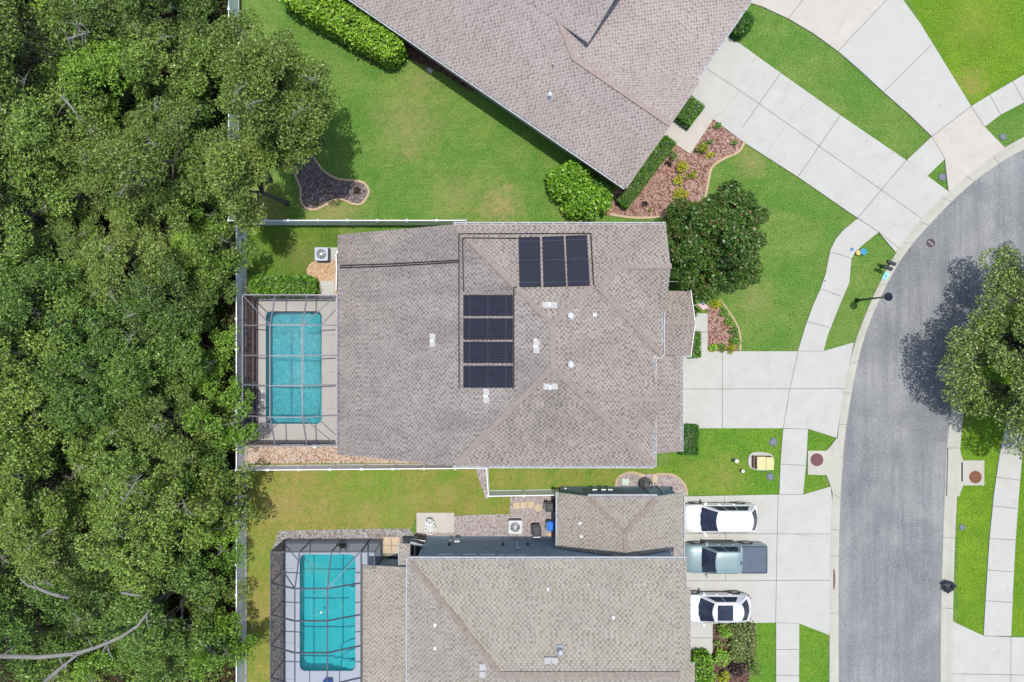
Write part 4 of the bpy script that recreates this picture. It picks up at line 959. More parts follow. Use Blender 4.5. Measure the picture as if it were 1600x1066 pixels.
gutter(hs, [((3.04, -10.0, 2.88), (3.04, -13.6, 2.88), -1), ((11.28, -14.6, 2.88), (11.28, -10.0, 2.88), -1), ((4.92, -10.08, zc - .02), (9.4, -10.08, zc - .02), 1)])
for a in ((906, 817), (908, 838)):
    c = onplane(*a, GWp); MB().cbox(c.x, c.y, c.z - .1, .2, .18, .2).build('vent_pipe', 'gutter_paint', roof_g)
# rear single storey part and entry return
LR = (2.75 + .17 * 9.98, .17, 0)
rr = roof_part(hs, [(LR, [(-9.98, -14.85), (-6.36, -14.85), (-6.36, -24.7), (-9.98, -24.7)])], 'sh_south', name='rear_roof')
wallbox(hs, [(-9.0, -15.3), (-6.0, -15.3), (-6.0, -24.3), (-9.0, -24.3)], 0, 2.6, 'slate_wall')
roof_part(hs, [((3.1, .05, 0), [(-7.4, -13.45), (-6.75, -13.45), (-6.75, -14.85), (-7.4, -14.85)])], 'sh_south', name='entry_roof')
gutter(hs, [((-7.4, -14.85, 2.7), (-7.4, -13.45, 2.7), 1), ((-6.75, -13.45, 2.75), (-5.7, -13.75, 2.75), 1)])
MB().box(-8.7, -6.1, -15.3, -13.9, 0, .02).build('recess_dark_sheet', 'black', hs)  # black sheet paints the darkness of the recess
for i, a in enumerate(((856, 920), (958, 964), (680, 976), (680, 1012))):
    pl = SN if i < 2 else SW_; c = onplane(*a, pl); MB().cbox(c.x, c.y, c.z - .1, .17, .22, .22).build('vent_pipe', 'gutter_paint', rs)
pipe_vent(rs, 875, 1014, SN, .13, .5, 'galv'); box_vent(rs, 861, 1031, SN, 'x'); box_vent(rs, 754, 1047, SW_, 'y')
for x, z in ((-4.7, 4.2), (-3.2, 4.2), (-2.0, 4.2)): MB().box(x, x + .9, -13.71, -13.66, z, z + .07).build('window_ledge', 'white', hs)
for x, z in ((-1.1, 3.3), (.3, 3.0), (2.3, 3.0), (-1.9, 2.4)): MB().box(x, x + .22, -13.71, -13.6, z, z + .16).build('wall_vent', 'galv', hs)
window(hs, .05, -13.72, 4.3, 1.6, 1.1, 'y', 1)
MB().box(-3.9, -3.55, -13.71, -13.52, 1.2, 1.8).build('meter_box', 'galv', hs); MB().lathe(-4.2, -13.62, [(.09, 1.4), (.11, 1.5), (.11, 1.6), (.05, 1.66)], 12).build('light_fitting', 'galv', hs)
MB().tube([(.35, -13.68, .1), (.35, -13.68, 3.2)], .045, 7).build('conduit', 'galv', hs)
for x in (-4.5, -.9, .75): MB().lathe(x + .3, -13.62, [(.05, 2.0), (.09, 2.05), (.09, 2.2), (.03, 2.26)], 10).build('light_fitting', 'black', hs)
for x in (5.45, 6.05, 6.5): MB().box(x, x + .3, -10.18, -10.02, 1.5, 1.85).build('meter_box', 'galv', hs)
window(hs, 10.98, 0, 0, .1, .1, 'x', 1) if False else None
for yy in (-12.9, -15.9, -19): garage_door(hs, 10.35 if yy < -14 else 11.0, yy - 1.3, yy + (2.4 if yy > -14 else 1.3), 2.1)
# ------------------------------------------------------------------ screen cages
def cage(label, x0, x1, yN, rows, yS, he, hm, xa, xb, heE, mat, walls_from, nx_posts, endS=True):
    root = thing('pool_screen_cage', label, 'screen enclosure', ((x0+x1)/2, (yN+yS)/2, 0))
    X = [x0, xa, xb, x1]; Y = [yN] + rows + [yS]
    def z(i, j):
        if j in (0, len(Y) - 1) and endS or j == 0: return he if i < 3 else heE
        return (he, hm, hm, heE)[i]
    Pt = [[Vector((X[i], Y[j], z(i, j))) for j in range(len(Y))] for i in range(4)]
    def part(nm, segs, w=.07, h=.11, m=mat):
        b = MB()
        for p, q in segs: b.beam(p, q, w, h)
        b.build(nm, m, root)
    last = len(Y) - 1
    for j in range(1, last + (0 if endS else 1)): part('rafter', [(Pt[i][j], Pt[i+1][j]) for i in range(3)])
    for i in (1, 2): part('purlin', [(Pt[i][j], Pt[i][j+1]) for j in range(last)], .07, .07)
    part('eave_beam', [(Pt[0][j], Pt[0][j+1]) for j in range(last)], .07, .1); part('eave_beam', [(Pt[i][0], Pt[i+1][0]) for i in range(3)], .07, .1)
    if endS: part('eave_beam', [(Pt[i][last], Pt[i+1][last]) for i in range(3)], .07, .1)
    part('wall_beam', [(Pt[3][j], Pt[3][j+1]) for j in range(last)], .1, .12)
    part('corner_brace', [(Pt[0][0], Pt[1][1])], .06, .07); part('corner_brace', [(Pt[3][0], Pt[2][1])], .045, .07)
    if endS: part('corner_brace', [(Pt[0][last], Pt[1][last-1])], .06, .07); part('corner_brace', [(Pt[3][last], Pt[2][last-1])], .045, .07)
    posts = [(x0, y) for y in Y] + [(x, yN) for x in X[1:3]] + [(x1, yN)] + ([(x, yS) for x in X[1:]] if endS else [])
    for x, y in posts: part('post', [((x, y, .02), (x, y, he - .05))], .06, .09)
    part('kick_rail', [((x0, yN, .14), (x0, yS, .14)), ((x0, yN, .14), (x1, yN, .14))] + ([((x0, yS, .14), (x1, yS, .14))] if endS else []), .05, .16)
    part('chair_rail', [((x0, yN, .95), (x0, yS, .95)), ((x0, yN, .95), (x1, yN, .95))] + ([((x0, yS, .95), (x1, yS, .95))] if endS else []), .045, .05)
    s = MB()
    for i in range(3):
        for j in range(last):
            a, b, c, d = Pt[i][j], Pt[i+1][j], Pt[i+1][j+1], Pt[i][j+1]
            s.add([a, b, c, d], [(0, 1, 2), (0, 2, 3)])
    s.build('roof_screen', 'scr_roof', root)
    s = MB(); s.add([(x0, yN, .02), (x0, yS, .02), (x0, yS, he), (x0, yN, he)], [(0, 1, 2, 3)]); s.add([(x0, yN, .02), (x1, yN, .02), (x1, yN, he), (x0, yN, he)], [(0, 1, 2, 3)])
    if endS: s.add([(x0, yS, .02), (x1, yS, .02), (x1, yS, he), (x0, yS, he)], [(0, 1, 2, 3)])
    s.build('wall_screen', 'scr_wall', root)
    return root
ca = cage('grey framed screen cage over the rippled pool behind the middle house', -17.87, -11.62, 3.06, [1.04, -.95, -2.9, -4.94], -6.96, 2.7, 3.7, -15.7, -13.6, 2.62, 'alu_light', 0, 0)
cb = cage('dark bronze framed screen cage over the still pool of the bottom house', -15.9, -9.95, -13.9, [-15.96, -18.04, -20.1, -22.2], -24.5, 3.0, 4.0, -14.0, -11.9, 2.95, 'alu_dark', 0, 0, False)
m = MB()
for x in (-9.97, -9.05):
    m.beam((x, -13.9, .02), (x, -13.9, 3.0), .06, .09)
m.beam((-9.97, -13.9, 3.0), (-9.05, -13.9, 3.0), .07, .1).beam((-9.05, -13.9, 3.0), (-9.05, -15.0, 3.0), .07, .1).beam((-9.97, -13.9, .95), (-9.05, -13.9, .95), .045, .05).beam((-9.05, -15.2, .02), (-9.05, -15.2, 3.0), .06, .09)
m.build('side_frame', 'alu_dark', cb)
s = MB(); s.add([(-9.95, -13.9, .02), (-9.05, -13.9, .02), (-9.05, -13.9, 3.0), (-9.95, -13.9, 3.0)], [(0,1,2,3)]); s.add([(-9.05, -13.9, .02), (-9.05, -15.2, .02), (-9.05, -15.2, 3.0), (-9.05, -13.9, 3.0)], [(0,1,2,3)]); s.build('wall_screen', 'scr_wall', cb)
s = MB(); s.add([(-9.95, -13.9, 2.99), (-9.05, -13.9, 2.99), (-9.05, -15.0, 2.99), (-9.95, -15.0, 2.99)], [(0,1,2,3)]); s.build('roof_screen', 'scr_roof', cb)

# ------------------------------------------------------------------ fences
def fence(label, pts, pitch=2.1, h=1.8, group='white vinyl privacy fences'):
    root = thing('fence', label, 'fence', (*pts[0], 0), group)
    for a, b in zip(pts[:-1], pts[1:]):
        a, b = Vector((*a, 0)), Vector((*b, 0)); d = b - a; L = d.length; d.normalize(); n = max(1, round(L / pitch)); r = Vector((-d.y, d.x, 0))
        for i in range(n + 1):
            c = a.lerp(b, i / n); m = MB(); ang = math.atan2(d.y, d.x)
            m.cbox(c.x, c.y, 0, .125, .125, h + .03, ang); m.cbox(c.x, c.y, h + .03, .16, .16, .03, ang); m.cbox(c.x, c.y, h + .06, .15, .15, .05, ang, 0, .15)
            m.build('post', 'white', root)
            if i == n: break
            e = a.lerp(b, (i + 1) / n); m = MB()
            m.beam(c + Vector((0,0,.95)), e + Vector((0,0,.95)), .022, 1.62)
            k = int((e - c).length / .28)
            for j in range(1, k): g = c.lerp(e, j / k); m.beam(g + Vector((0,0,.2)), g + Vector((0,0,1.74)), .012, .032, 0, r)
            m.build('panel', 'fence', root)
            MB().beam(c + Vector((0,0,h - .02)), e + Vector((0,0,h - .02)), .06, .09).build('rail', 'white', root); MB().beam(c + Vector((0,0,.12)), e + Vector((0,0,.12)), .05, .14).build('rail', 'white', root)
xf = -18.65; xf2 = -19.17
fence('long pale fence with grassy yards on its right, along the lower half of the woods', [(xf, 7.75), (xf - .0, -25.5)])
fence('long pale fence partly covered by the oak crown in the top left', [(xf2, 24.5), (xf2, 8.2)])
fence('white fence running from the woods to the upper left corner of the middle house', [(xf2, 8.16), (-3.1, 8.16), (-3.1, 7.3)])
fence('white fence along the top of the dry back lawn, below the pool cage', [(xf, -8.75), (-1.72, -8.6)])
fence('short white fence from the gravel strip to the dark garage', [(-1.72, -8.6), (-1.6, -10.5), (3.2, -10.42)])

# ------------------------------------------------------------------ vehicles
def car(name, label, cat, x, yc, prm, paint, y_rot=0):
    root = thing(name, label, cat, (0, 0, 0), None, world=False); Lh = prm['L']; Wd = prm['W'] / 2
    m = MB(); st = prm['st']; rows = []
    for (sx, kw, zt, zc) in st:      # station, width factor, edge height, centre height
        w = Wd * kw; zb = .28 if 0 < sx < Lh else .42
        half = [(w * .90, zb), (w * .985, zb + .1), (w, .55), (w, zt - .16), (w * .975, zt - .05), (w * .90, zt), (w * .55, zt + (zc - zt) * .8), (0, zc)]
        rows.append([(sx, y, z) for y, z in half] + [(sx, -y, z) for y, z in half[::-1][1:]])
    m.grid(rows, 0); n = len(rows[0])
    m.add(rows[0], [tuple(range(n))]); m.add(rows[-1], [tuple(reversed(range(n)))])
    b = m.build('body', paint, root, True)
    mod = b.modifiers.new('edge', 'EDGE_SPLIT'); mod.split_angle = radians(38)
    g = prm['cab']; xa, xb_, xc, xd = g['x']; wb, wr = g['w'][0] * Wd, g['w'][1] * Wd; z0, z1 = g['z']; bow = g.get('bow', .13); bowr = g.get('bowr', .07)
    def side(s):   # returns f(a, b): a along, b up
        if s == 'f': return lambda a, t: Vector((xa + (xb_ - xa) * t + bow * (2*a-1)**2 * (1 - .2*t), (wb + (wr - wb) * t) * (2*a-1) , z0 + (z1 - z0) * t))
        if s == 'r': return lambda a, t: Vector((xd + (xc - xd) * t - bowr * (2*a-1)**2, (wb + (wr - wb) * t) * (1-2*a), z0 + (z1 - z0) * t))
        sg = 1 if s == 'l' else -1
        def f(a, t):
            xf_ = xa + (xb_ - xa) * t + bow * (1 - .2*t); xr_ = xd + (xc - xd) * t - bowr
            return Vector((xf_ + (xr_ - xf_) * a, sg * ((wb + (wr - wb) * t) + .03 * 4 * t * (1 - t) ), z0 + (z1 - z0) * t))
        return f
    m = MB()
    for s in 'frlm':
        f = side(s); P = [[f(i / 10, j / 5) for j in range(6)] for i in range(11)]; m.grid(P)
    P = []
    for i in range(13):
        a = i / 12; row = []
        for j in range(9):
            v = 2 * j / 8 - 1; xf_ = xb_ + bow * .8 * v * v; xr_ = xc - bowr * v * v
            e = min(1, 4 * min(a, 1 - a) + .25)
            row.append(Vector((xf_ + (xr_ - xf_) * a, v * wr, z1 + .06 * (1 - v ** 4) * (1 - (2*a-1) ** 6) )))
        P.append(row)
    m.grid(P); m.build('cabin', paint, root, True).modifiers.new('edge', 'EDGE_SPLIT').split_angle = radians(30)
    def pane(nm, s, a0, a1, t0, t1, cl=0, off=.012, n=8):
        f = side(s); mm = MB(); P = []
        for i in range(n + 1):
            row = []
            for j in range(4):
                t = t0 + (t1 - t0) * j / 3; aa0 = a0 + cl * (t - t0) / (t1 - t0) * 0; a = aa0 + (a1 - aa0) * i / n
                p = f(a, t); nn = (f(min(a + .01, 1), t) - f(max(a - .01, 0), t)).cross(f(a, min(t + .01, 1)) - f(a, max(t - .01, 0))).normalized()
                if nn.z < 0: nn = -nn
                row.append(p + nn * off)
            P.append(row)
        mm.grid(P); return mm.build(nm, 'car_glass', root, True)
    pane('windscreen', 'f', .04, .96, .03, .97); pane('rear_window', 'r', .08, .92, g.get('rw', (.3, .93))[0], g.get('rw', (.3, .93))[1])
    for s in 'lm':
        for a0, a1 in g['sw']: pane('side_window', s, a0, a1, .14, .86)
    if prm.get('sun'):
        a = prm['sun']; mm = MB(); mm.box(a[0], a[1], -a[2], a[2], z1 + .058, z1 + .068); mm.build('sunroof', 'car_glass', root); mm = MB(); q = (a[0] * .6 + a[1] * .4); mm.box(q, q + .04, -a[2], a[2], z1 + .069, z1 + .073); mm.build('sunroof_bar', 'black', root)
    if prm.get('rails'):
        for s in (-1, 1): MB().tube([(xb_ + .25, s * wr * .9, z1 + .0), (xb_ + .4, s * wr * .9, z1 + .08), (xc - .4, s * wr * .9, z1 + .08), (xc - .2, s * wr * .9, z1)], .018, 6).build('roof_rail', prm['rails'], root)
    for s in (-1, 1):
        mm = MB(); mm.cbox(xa + .42, s * (Wd + .10), z0 - .02, .17, .24, .17, s * -.35, 0, .85); mm.cbox(xa + .36, s * (Wd - .02), z0 - .03, .1, .12, .06); mm.build('wing_mirror', paint, root)
        MB().add([(.03 + .14, s * Wd * .62, .78), (.05 + .3, s * Wd * .9, .78), (.45, s * Wd * .92, .86), (.2, s * Wd * .6, .84)], [(0,1,2,3)]).build('headlight', 'lampglass', root)
        MB().box(Lh - .16, Lh - .02, min(s * Wd * .62, s * Wd * .8), max(s * Wd * .62, s * Wd * .8), .78, .9).build('tail_light', 'redglass', root)
        for wx in prm['wh']:
            wr_ = prm.get('wr', .37); mm = MB(); 
            P = [(s * (Wd - .24), wr_ * .8), (s * (Wd - .24), wr_), (s * (Wd - .0), wr_), (s * (Wd + .012), wr_ * .93), (s * (Wd + .012), wr_ * .66)]
            v = []; nn = 24
            for y, r in P:
                for k in range(nn): v.append((wx + r * cos(2*pi*k/nn), y, wr_ + r * sin(2*pi*k/nn)))
            mm.add(v, [(i*nn+k, i*nn+(k+1) % nn, (i+1)*nn+(k+1) % nn, (i+1)*nn+k) for i in range(4) for k in range(nn)])
            to = mm.build('wheel', 'black', root, True)
            rm = MB(); r2 = wr_ * .66; yy = s * (Wd + .006); rm.add([(wx + r2 * cos(2*pi*k/nn), yy - s * .03, wr_ + r2 * sin(2*pi*k/nn)) for k in range(nn)], [tuple(range(nn))], 1)
            for k in range(5):
                a = 2*pi*k/5; rm.beam((wx, yy, wr_), (wx + r2 * cos(a), yy, wr_ + r2 * sin(a)), .07, .03, 0, (0, 1, 0))
            rm.build('rim', ['galv', 'black'], to)
            am = MB(); am.tube([(wx + (wr_ + .06) * cos(a), s * (Wd + .0), wr_ + (wr_ + .06) * sin(a)) for a in [radians(-12 + 12 * k) for k in range(18)]], .035, 5); am.build('wheel_arch', prm.get('arch', 'black'), root)
    for sx in prm.get('lines', ()):
        for s in (-1, 1): MB().box(sx, sx + .018, min(s * (Wd - .02), s * (Wd + .005)), max(s * (Wd - .02), s * (Wd + .005)), .4, z0 - .12).build('door_gap', 'black', root)
    for hx in prm.get('handles', ()):
        for s in (-1, 1): MB().box(hx, hx + .2, min(s * (Wd - .01), s * (Wd + .04)), max(s * (Wd - .01), s * (Wd + .04)), z0 - .2, z0 - .16).build('door_handle', paint, root)
    MB().box(.2, Lh - .2, -Wd * .86, Wd * .86, .16, .3).build('underbody', 'black', root)
    MB().box(-.02, .16, -Wd * .7, Wd * .7, .34, .62).build('grille', 'black', root)
    MB().box(Lh - .16, Lh + .02, -Wd * .8, Wd * .8, .32, .5).build('rear_bumper', 'black', root)
    MB().tube([(xa + .06, -Wd * .5, z0 + .05), (xa + .1, Wd * .1, z0 + .09)], .012, 4).tube([(xa + .06, Wd * .1, z0 + .05), (xa + .1, Wd * .6, z0 + .09)], .012, 4).build('wiper', 'black', root)
    root.location = (x, yc, .10); return root
def carpaint(nm, c, met, rough=.28):
    m = NT(nm, rough, .5); m.col(c); m.b.inputs['Metallic'].default_value = met; m.b.inputs['Coat Weight'].default_value = .6; m.b.inputs['Coat Roughness'].default_value = .08; return m.m
MT['paint_white'] = carpaint('white car paint', (.68, .67, .67), 0); MT['paint_white2'] = carpaint('pearl white car paint', (.66, .655, .69), 0)
MT['paint_blue'] = carpaint('pale grey blue car paint', A(136, 158, 160, .8), .12, .38)
m_ = NT('car glass', .1, .25); m_.col(m_.mix(m_.mr(m_.noise(1.5, 4, .7), .4, .7), (.022, .024, .05), (.035, .055, .07))); MT['car_glass'] = m_.m
MT['lampglass'] = flat('clear lamp glass', (.55, .57, .6), .15, .05, 2); MT['redglass'] = flat('red lamp glass', (.12, .01, .012), .2, .05, 2)
MT['tonneau_d'] = flat('dark bed rail', A(64, 76, 92, .7), .6, .08, 3); MT['tonneau'] = flat('grey blue bed cover', A(92, 106, 122, .7), .6, .08, 1.5)
suv = dict(L=5.08, W=1.93, wh=(.95, 3.95), wr=.36, lines=(1.55, 2.65, 3.6), handles=(2.35, 3.35), rails=None,
    st=[(0, .62, .62, .66), (.08, .86, .78, .84), (.3, .95, .9, .98), (.8, 1, .98, 1.08), (1.25, 1, 1.03, 1.14), (2.5, 1, 1.06, 1.16), (3.8, 1, 1.06, 1.16), (4.6, .99, 1.05, 1.15), (4.92, .96, 1.02, 1.12), (5.05, .88, .92, .98), (5.08, .78, .8, .84)],
    cab=dict(x=(1.0, 2.02, 4.52, 5.02), w=(.94, .70), z=(1.05, 1.74), bow=.22, bowr=.2, sw=[(.08, .33), (.345, .60), (.615, .9)], rw=(.12, .95)))
car('parked_suv', 'white SUV with plain white roof, uppermost of three parked vehicles', 'car', 11.83, -12.22, suv, 'paint_white')
suv2 = dict(L=4.75, W=1.90, wh=(.9, 3.72), wr=.37, lines=(1.45, 2.55), handles=(2.3, 3.2), arch='black', sun=(2.2, 3.25, .52), rails='galv',
    st=[(0, .62, .62, .66), (.08, .86, .78, .84), (.3, .95, .9, .98), (.8, 1, .97, 1.06), (1.25, 1, 1.0, 1.1), (2.4, 1, 1.03, 1.12), (3.5, 1, 1.05, 1.14), (4.2, .97, 1.05, 1.14), (4.52, .9, 1.02, 1.1), (4.68, .8, .92, .98), (4.75, .66, .8, .84)],
    cab=dict(x=(1.0, 1.9, 4.0, 4.62), w=(.93, .68), z=(1.02, 1.64), bow=.26, bowr=.26, sw=[(.08, .42), (.435, .82)], rw=(.12, .93)))
car('parked_suv', 'white SUV with dark glass sunroof, lowest of three parked vehicles', 'car', 11.72, -18.42, suv2, 'paint_white2')
tr = dict(L=5.75, W=1.95, wh=(1.0, 4.45), wr=.40, lines=(1.6, 2.6, 3.55), handles=(2.3, 3.3), arch='black',
    st=[(0, .7, .7, .74), (.08, .88, .92, .98), (.3, .96, 1.06, 1.12), (.8, 1, 1.1, 1.18), (1.35, 1, 1.12, 1.2), (2.6, 1, 1.14, 1.2), (3.8, 1, 1.14, 1.2), (5.4, 1, 1.14, 1.16), (5.65, .98, 1.14, 1.15), (5.72, .96, 1.1, 1.12), (5.75, .94, .9, .9)],
    cab=dict(x=(1.1, 1.95, 3.72, 3.92), w=(.94, .72), z=(1.12, 1.84), bow=.14, bowr=.05, sw=[(.09, .47), (.51, .9)], rw=(.2, .85)))
trk = car('pickup_truck', 'pale blue grey pickup truck with covered bed between two white SUVs', 'truck', 11.80, -14.98, tr, 'paint_blue')
MB().box(3.98, 5.62, -.86, .86, 1.165, 1.20).box(4.55, 4.57, -.86, .86, 1.2, 1.206).box(5.08, 5.1, -.86, .86, 1.2, 1.206).build('bed_cover', 'tonneau', trk)
MB().box(3.95, 5.64, .87, .93, 1.12, 1.215).build('bed_rail', 'tonneau_d', trk); MB().box(3.95, 5.64, -.93, -.87, 1.12, 1.215).build('bed_rail', 'tonneau_d', trk); MB().box(5.6, 5.66, -.87, .87, 1.12, 1.215).build('bed_rail', 'tonneau_d', trk)
MB().box(3.62, 3.7, -.1, .1, 1.86, 1.9).build('high_brake_light', 'black', trk)
MB().box(1.5, 3.7, .98, 1.08, .36, .42).build('side_step', 'black', trk); MB().box(1.5, 3.7, -1.08, -.98, .36, .42).build('side_step', 'black', trk)
t = W(1199, 870, 1.2)

# ------------------------------------------------------------------ yard and street things
MT['trans_d2'] = flat('dull dark metal', (.1, .11, .13), .5, .1, 3)
def ac_unit(label, x, y, s=.86, h=.85, top='ac_top', group='air conditioning units'):
    root = thing('air_conditioner', label, 'air conditioner', (x, y, 0), group)
    MB().cbox(x, y, 0, s * 1.12, s * 1.12, .09).build('pad', 'concrete', root)
    m = MB(); m.cbox(x, y, .09, s * .95, s * .95, h - .14)
    for k in range(9): m.cbox(x, y, .14 + k * (h - .25) / 9, s * .985, s * .985, .025)
    m.build('casing', 'trans_d2', root)
    m = MB(); pts = []
    for cx, cy, a0 in ((1,1,0), (-1,1,90), (-1,-1,180), (1,-1,270)):
        for k in range(5): a = radians(a0 + 22.5 * k); pts.append((x + cx * (s/2 - .1) + .1 * cos(a), y + cy * (s/2 - .1) + .1 * sin(a)))
    m.prism(pts, h - .06, h); m.build('top_cover', top, root)
    m = MB(); m.lathe(x, y, [(s * .37, h + .001), (s * .37, h + .006)], 28); m.build('fan_opening', 'black', root)
    m = MB()
    for k in range(5): a = 2*pi*k/5 + .3; m.cbox(x + cos(a) * s * .17, y + sin(a) * s * .17, h + .008, s * .24, s * .1, .012, a + .2)
    m.build('fan', 'trans_d2', root)
    m = MB()
    for R in (.10, .18, .26, .34): m.ring(x, y, h + .05, s * R, .006, 24)
    for k in range(12): a = 2*pi*k/12; m.beam((x + cos(a)*.05, y + sin(a)*.05, h + .055), (x + cos(a) * s * .37, y + sin(a) * s * .37, h + .03), .008, .008)
    m.lathe(x, y, [(.07, h + .05), (.07, h + .075)], 12); m.build('grille', 'galv', root)
MT['ac_top'] = flat('pale grey enamel', (.36, .40, .46), .5, .05, 3); MT['ac_top2'] = flat('white enamel', (.5, .52, .52), .5, .05, 3)
c = W(502, 397, .85); ac_unit('pale blue grey air conditioner on the shady side yard beside the rear roof', c.x, c.y, .92)
MB_pad = MB(); MB_pad.prism(G([(505,387),(528,387),(528,406),(505,406)]), 0, .05); tag(MB_pad.build('concrete_pad', 'concrete'), kind='structure')
MB_pad = MB(); MB_pad.prism(G([(501,439),(523,439),(523,465),(501,465)]), 0, .06); tag(MB_pad.build('concrete_pad', 'concrete'), kind='structure')
c = W(805, 824, .85); ac_unit('white topped air conditioner on the pink gravel beside the dark slate wall', c.x, c.y, .92, .85, 'ac_top2')
m = thing('utility_box', 'grey round meter at the house corner beside the upper air conditioner', 'meter', W(528, 395)); MB().tube([W(525, 396, .4), W(526, 418, .4), W(525, 455, .3)], .05, 6).build('pipe', 'white', m); c = W(527, 394, 1.0); MB().lathe(c.x, c.y, [(.16, .8), (.16, 1.0), (.1, 1.05)], 14).build('meter', 'galv', m)

def bin_(label, px, py, col, a, open_=False):
    h = 1.05; c = W(px, py, h); root = thing('wheelie_bin', label, 'rubbish bin', (c.x, c.y, 0), 'household rubbish bins')
    def tr_(m, lx, ly, z0, z1, s0, s1, mm=0):
        pts = [(-1,-1),(-.6,-1.12),(.6,-1.12),(1,-1),(1,.9),(-1,.9)]; v = []
        for z, s in ((z0, s0), (z1, s1)):
            for u, w in pts:
                X, Y = u * lx/2 * s, w * ly/2 * s; v.append((c.x + X*cos(a) - Y*sin(a), c.y + X*sin(a) + Y*cos(a), z))
        n = 6; m.add(v, [tuple(reversed(range(n))), tuple(range(n, 2*n))] + [(i, (i+1) % n, n+(i+1) % n, n+i) for i in range(n)], mm)
    m = MB(); tr_(m, .6, .72, .08, h - .1, .74, .98); m.build('body', col, root)
    m = MB(); tr_(m, .64, .8, h - .1, h - .04, 1, 1); tr_(m, .6, .72, h - .04, h + .01, .95, .8); tr_(m, .42, .46, h + .01, h + .03, .9, .7); m.build('lid', col, root)
    m = MB(); X = [(-.24, .40), (.24, .40)]; P = [(c.x + x*cos(a) - y*sin(a), c.y + x*sin(a) + y*cos(a), h - .06) for x, y in X]; m.tube(P, .022, 6); m.build('handle', 'galv', root)
    for s in (-1, 1):
        m = MB(); x, y = s * .27, .27; q = Vector((c.x + x*cos(a) - y*sin(a), c.y + x*sin(a) + y*cos(a), .12)); d = Vector((cos(a), sin(a), 0)) * .03; m.tube([q - d, q + d], .12, 14); m.build('wheel', 'black', root)
MT['bin_blue'] = flat('bright blue plastic', A(20, 120, 225, .8), .45, .08, 3); MT['bin_black'] = flat('charcoal plastic', (.035, .036, .042), .45, .15, 4)
bin_('charcoal bin against the dark garage, above the blue bin', 860, 793, 'bin_black', pi/2); bin_('bright blue bin against the dark garage wall', 863, 823, 'bin_blue', pi/2); bin_('charcoal bin with pale handle standing beside the white topped air conditioner', 838.5, 831, 'bin_black', pi + .05)
for i, (x, y, a) in enumerate(((807, 790, .05), (818, 789, 0), (829, 788.5, .03), (841, 793.5, .7))):
    c = W(x, y); o = thing('stepping_stone', ('leftmost square paver of the row below the short fence', 'second square paver from the left below the short fence', 'third square paver from the left below the short fence', 'square paver turned askew at the right end of its row')[i], 'paving stone', c, 'square pavers on the pink gravel')
    MB().cbox(c.x, c.y, .02, .44, .44, .05, a).build('stone', 'paver', o)
for i, (x, y) in enumerate(((858, 832), (858, 836.5))): pass
c = W(860, 837); o = thing('paver_stack', 'tan pavers lying by the blue bin at the foot of the wall', 'paving stone', c); MB().cbox(c.x, c.y + .12, .02, .5, .2, .07).cbox(c.x, c.y - .12, .02, .5, .2, .07).build('paver', 'paver', o)
pv = ((605, 845), (618.5, 845), (605, 858), (618.5, 858))
for i, (x, y) in enumerate(pv):
    c = W(x, y); o = thing('paver', ('upper left', 'upper right', 'lower left', 'lower right')[i] + ' one of four square tan pavers beside the dark cage', 'paving stone', c, 'four tan pavers beside the dark cage'); MB().cbox(c.x, c.y, .02, .54, .54, .05).build('stone', 'paver', o)
for i, x in enumerate((1003.5, 1013.5, 1023)):
    c = W(x, 747); o = thing('stepping_stone', ('left', 'middle', 'right')[i] + ' tan stepping stone crossing the scalloped gravel bed', 'paving stone', c, 'stepping stones in the scalloped gravel bed'); MB().cbox(c.x, c.y, .02, (.3, .55, .3)[i], .62, .06).build('stone', 'paver' if i != 1 else 'gravel_pink', o)
c = W(977, 753); o = thing('access_cover', 'pale green square cover in the scalloped gravel bed', 'utility cover', c); MB().cbox(c.x, c.y, .02, .5, .44, .06).cbox(c.x, c.y, .08, .42, .36, .012).build('lid', flat('pale green plastic', A(200, 222, 200, .7)), o)
c = W(1010, 757, .7); o = thing('hose_reel', 'coiled black garden hose on a reel by the dark garage wall', 'hose reel', (c.x, c.y, 0)); m = MB()
for k in range(5): m.ring(c.x + .02 * k, c.y - .02 * k, .62 + .05 * k, .42 - .03 * k, .03, 20)
m.build('hose', 'black', o); MB().tube([(c.x - .3, c.y + .1, .03), (c.x - .1, c.y, .6)], .03, 5).tube([(c.x + .3, c.y + .1, .03), (c.x + .1, c.y, .6)], .03, 5).cbox(c.x, c.y, .4, .3, .3, .4).build('stand', 'bin_black', o)
m = thing('pergola_post', 'two slanting looking dark posts beside the hose reel', 'posts', (9.4, -10.1, 0)); 
for x in (9.15, 10.1): MB().box(x, x + .07, -10.19, -10.1, 0, 2.5).build('post', 'galv', m)
c = W(1046, 766); o = thing('planter', 'dark soil planter at the right end of the dark garage wall', 'planter', c); MB().prism(G([(1026,760.5),(1049,760.5),(1049,772),(1026,772)]), 0, .3).build('box', 'mulch_brown', o)
o = thing('vent_riser', 'small pale standpipe at the left corner of the dark garage', 'pipe', W(882, 760)); c = W(882, 760); MB().lathe(c.x, c.y, [(.05, 0), (.05, .8), (.09, .82), (.09, .9), (.03, .95)], 10).build('pipe', 'white', o)
struct('patio_slab', MB().prism(G([(651, 801), (710, 801), (710, 832), (651, 832)]), 0, .07), 'concrete_warm')
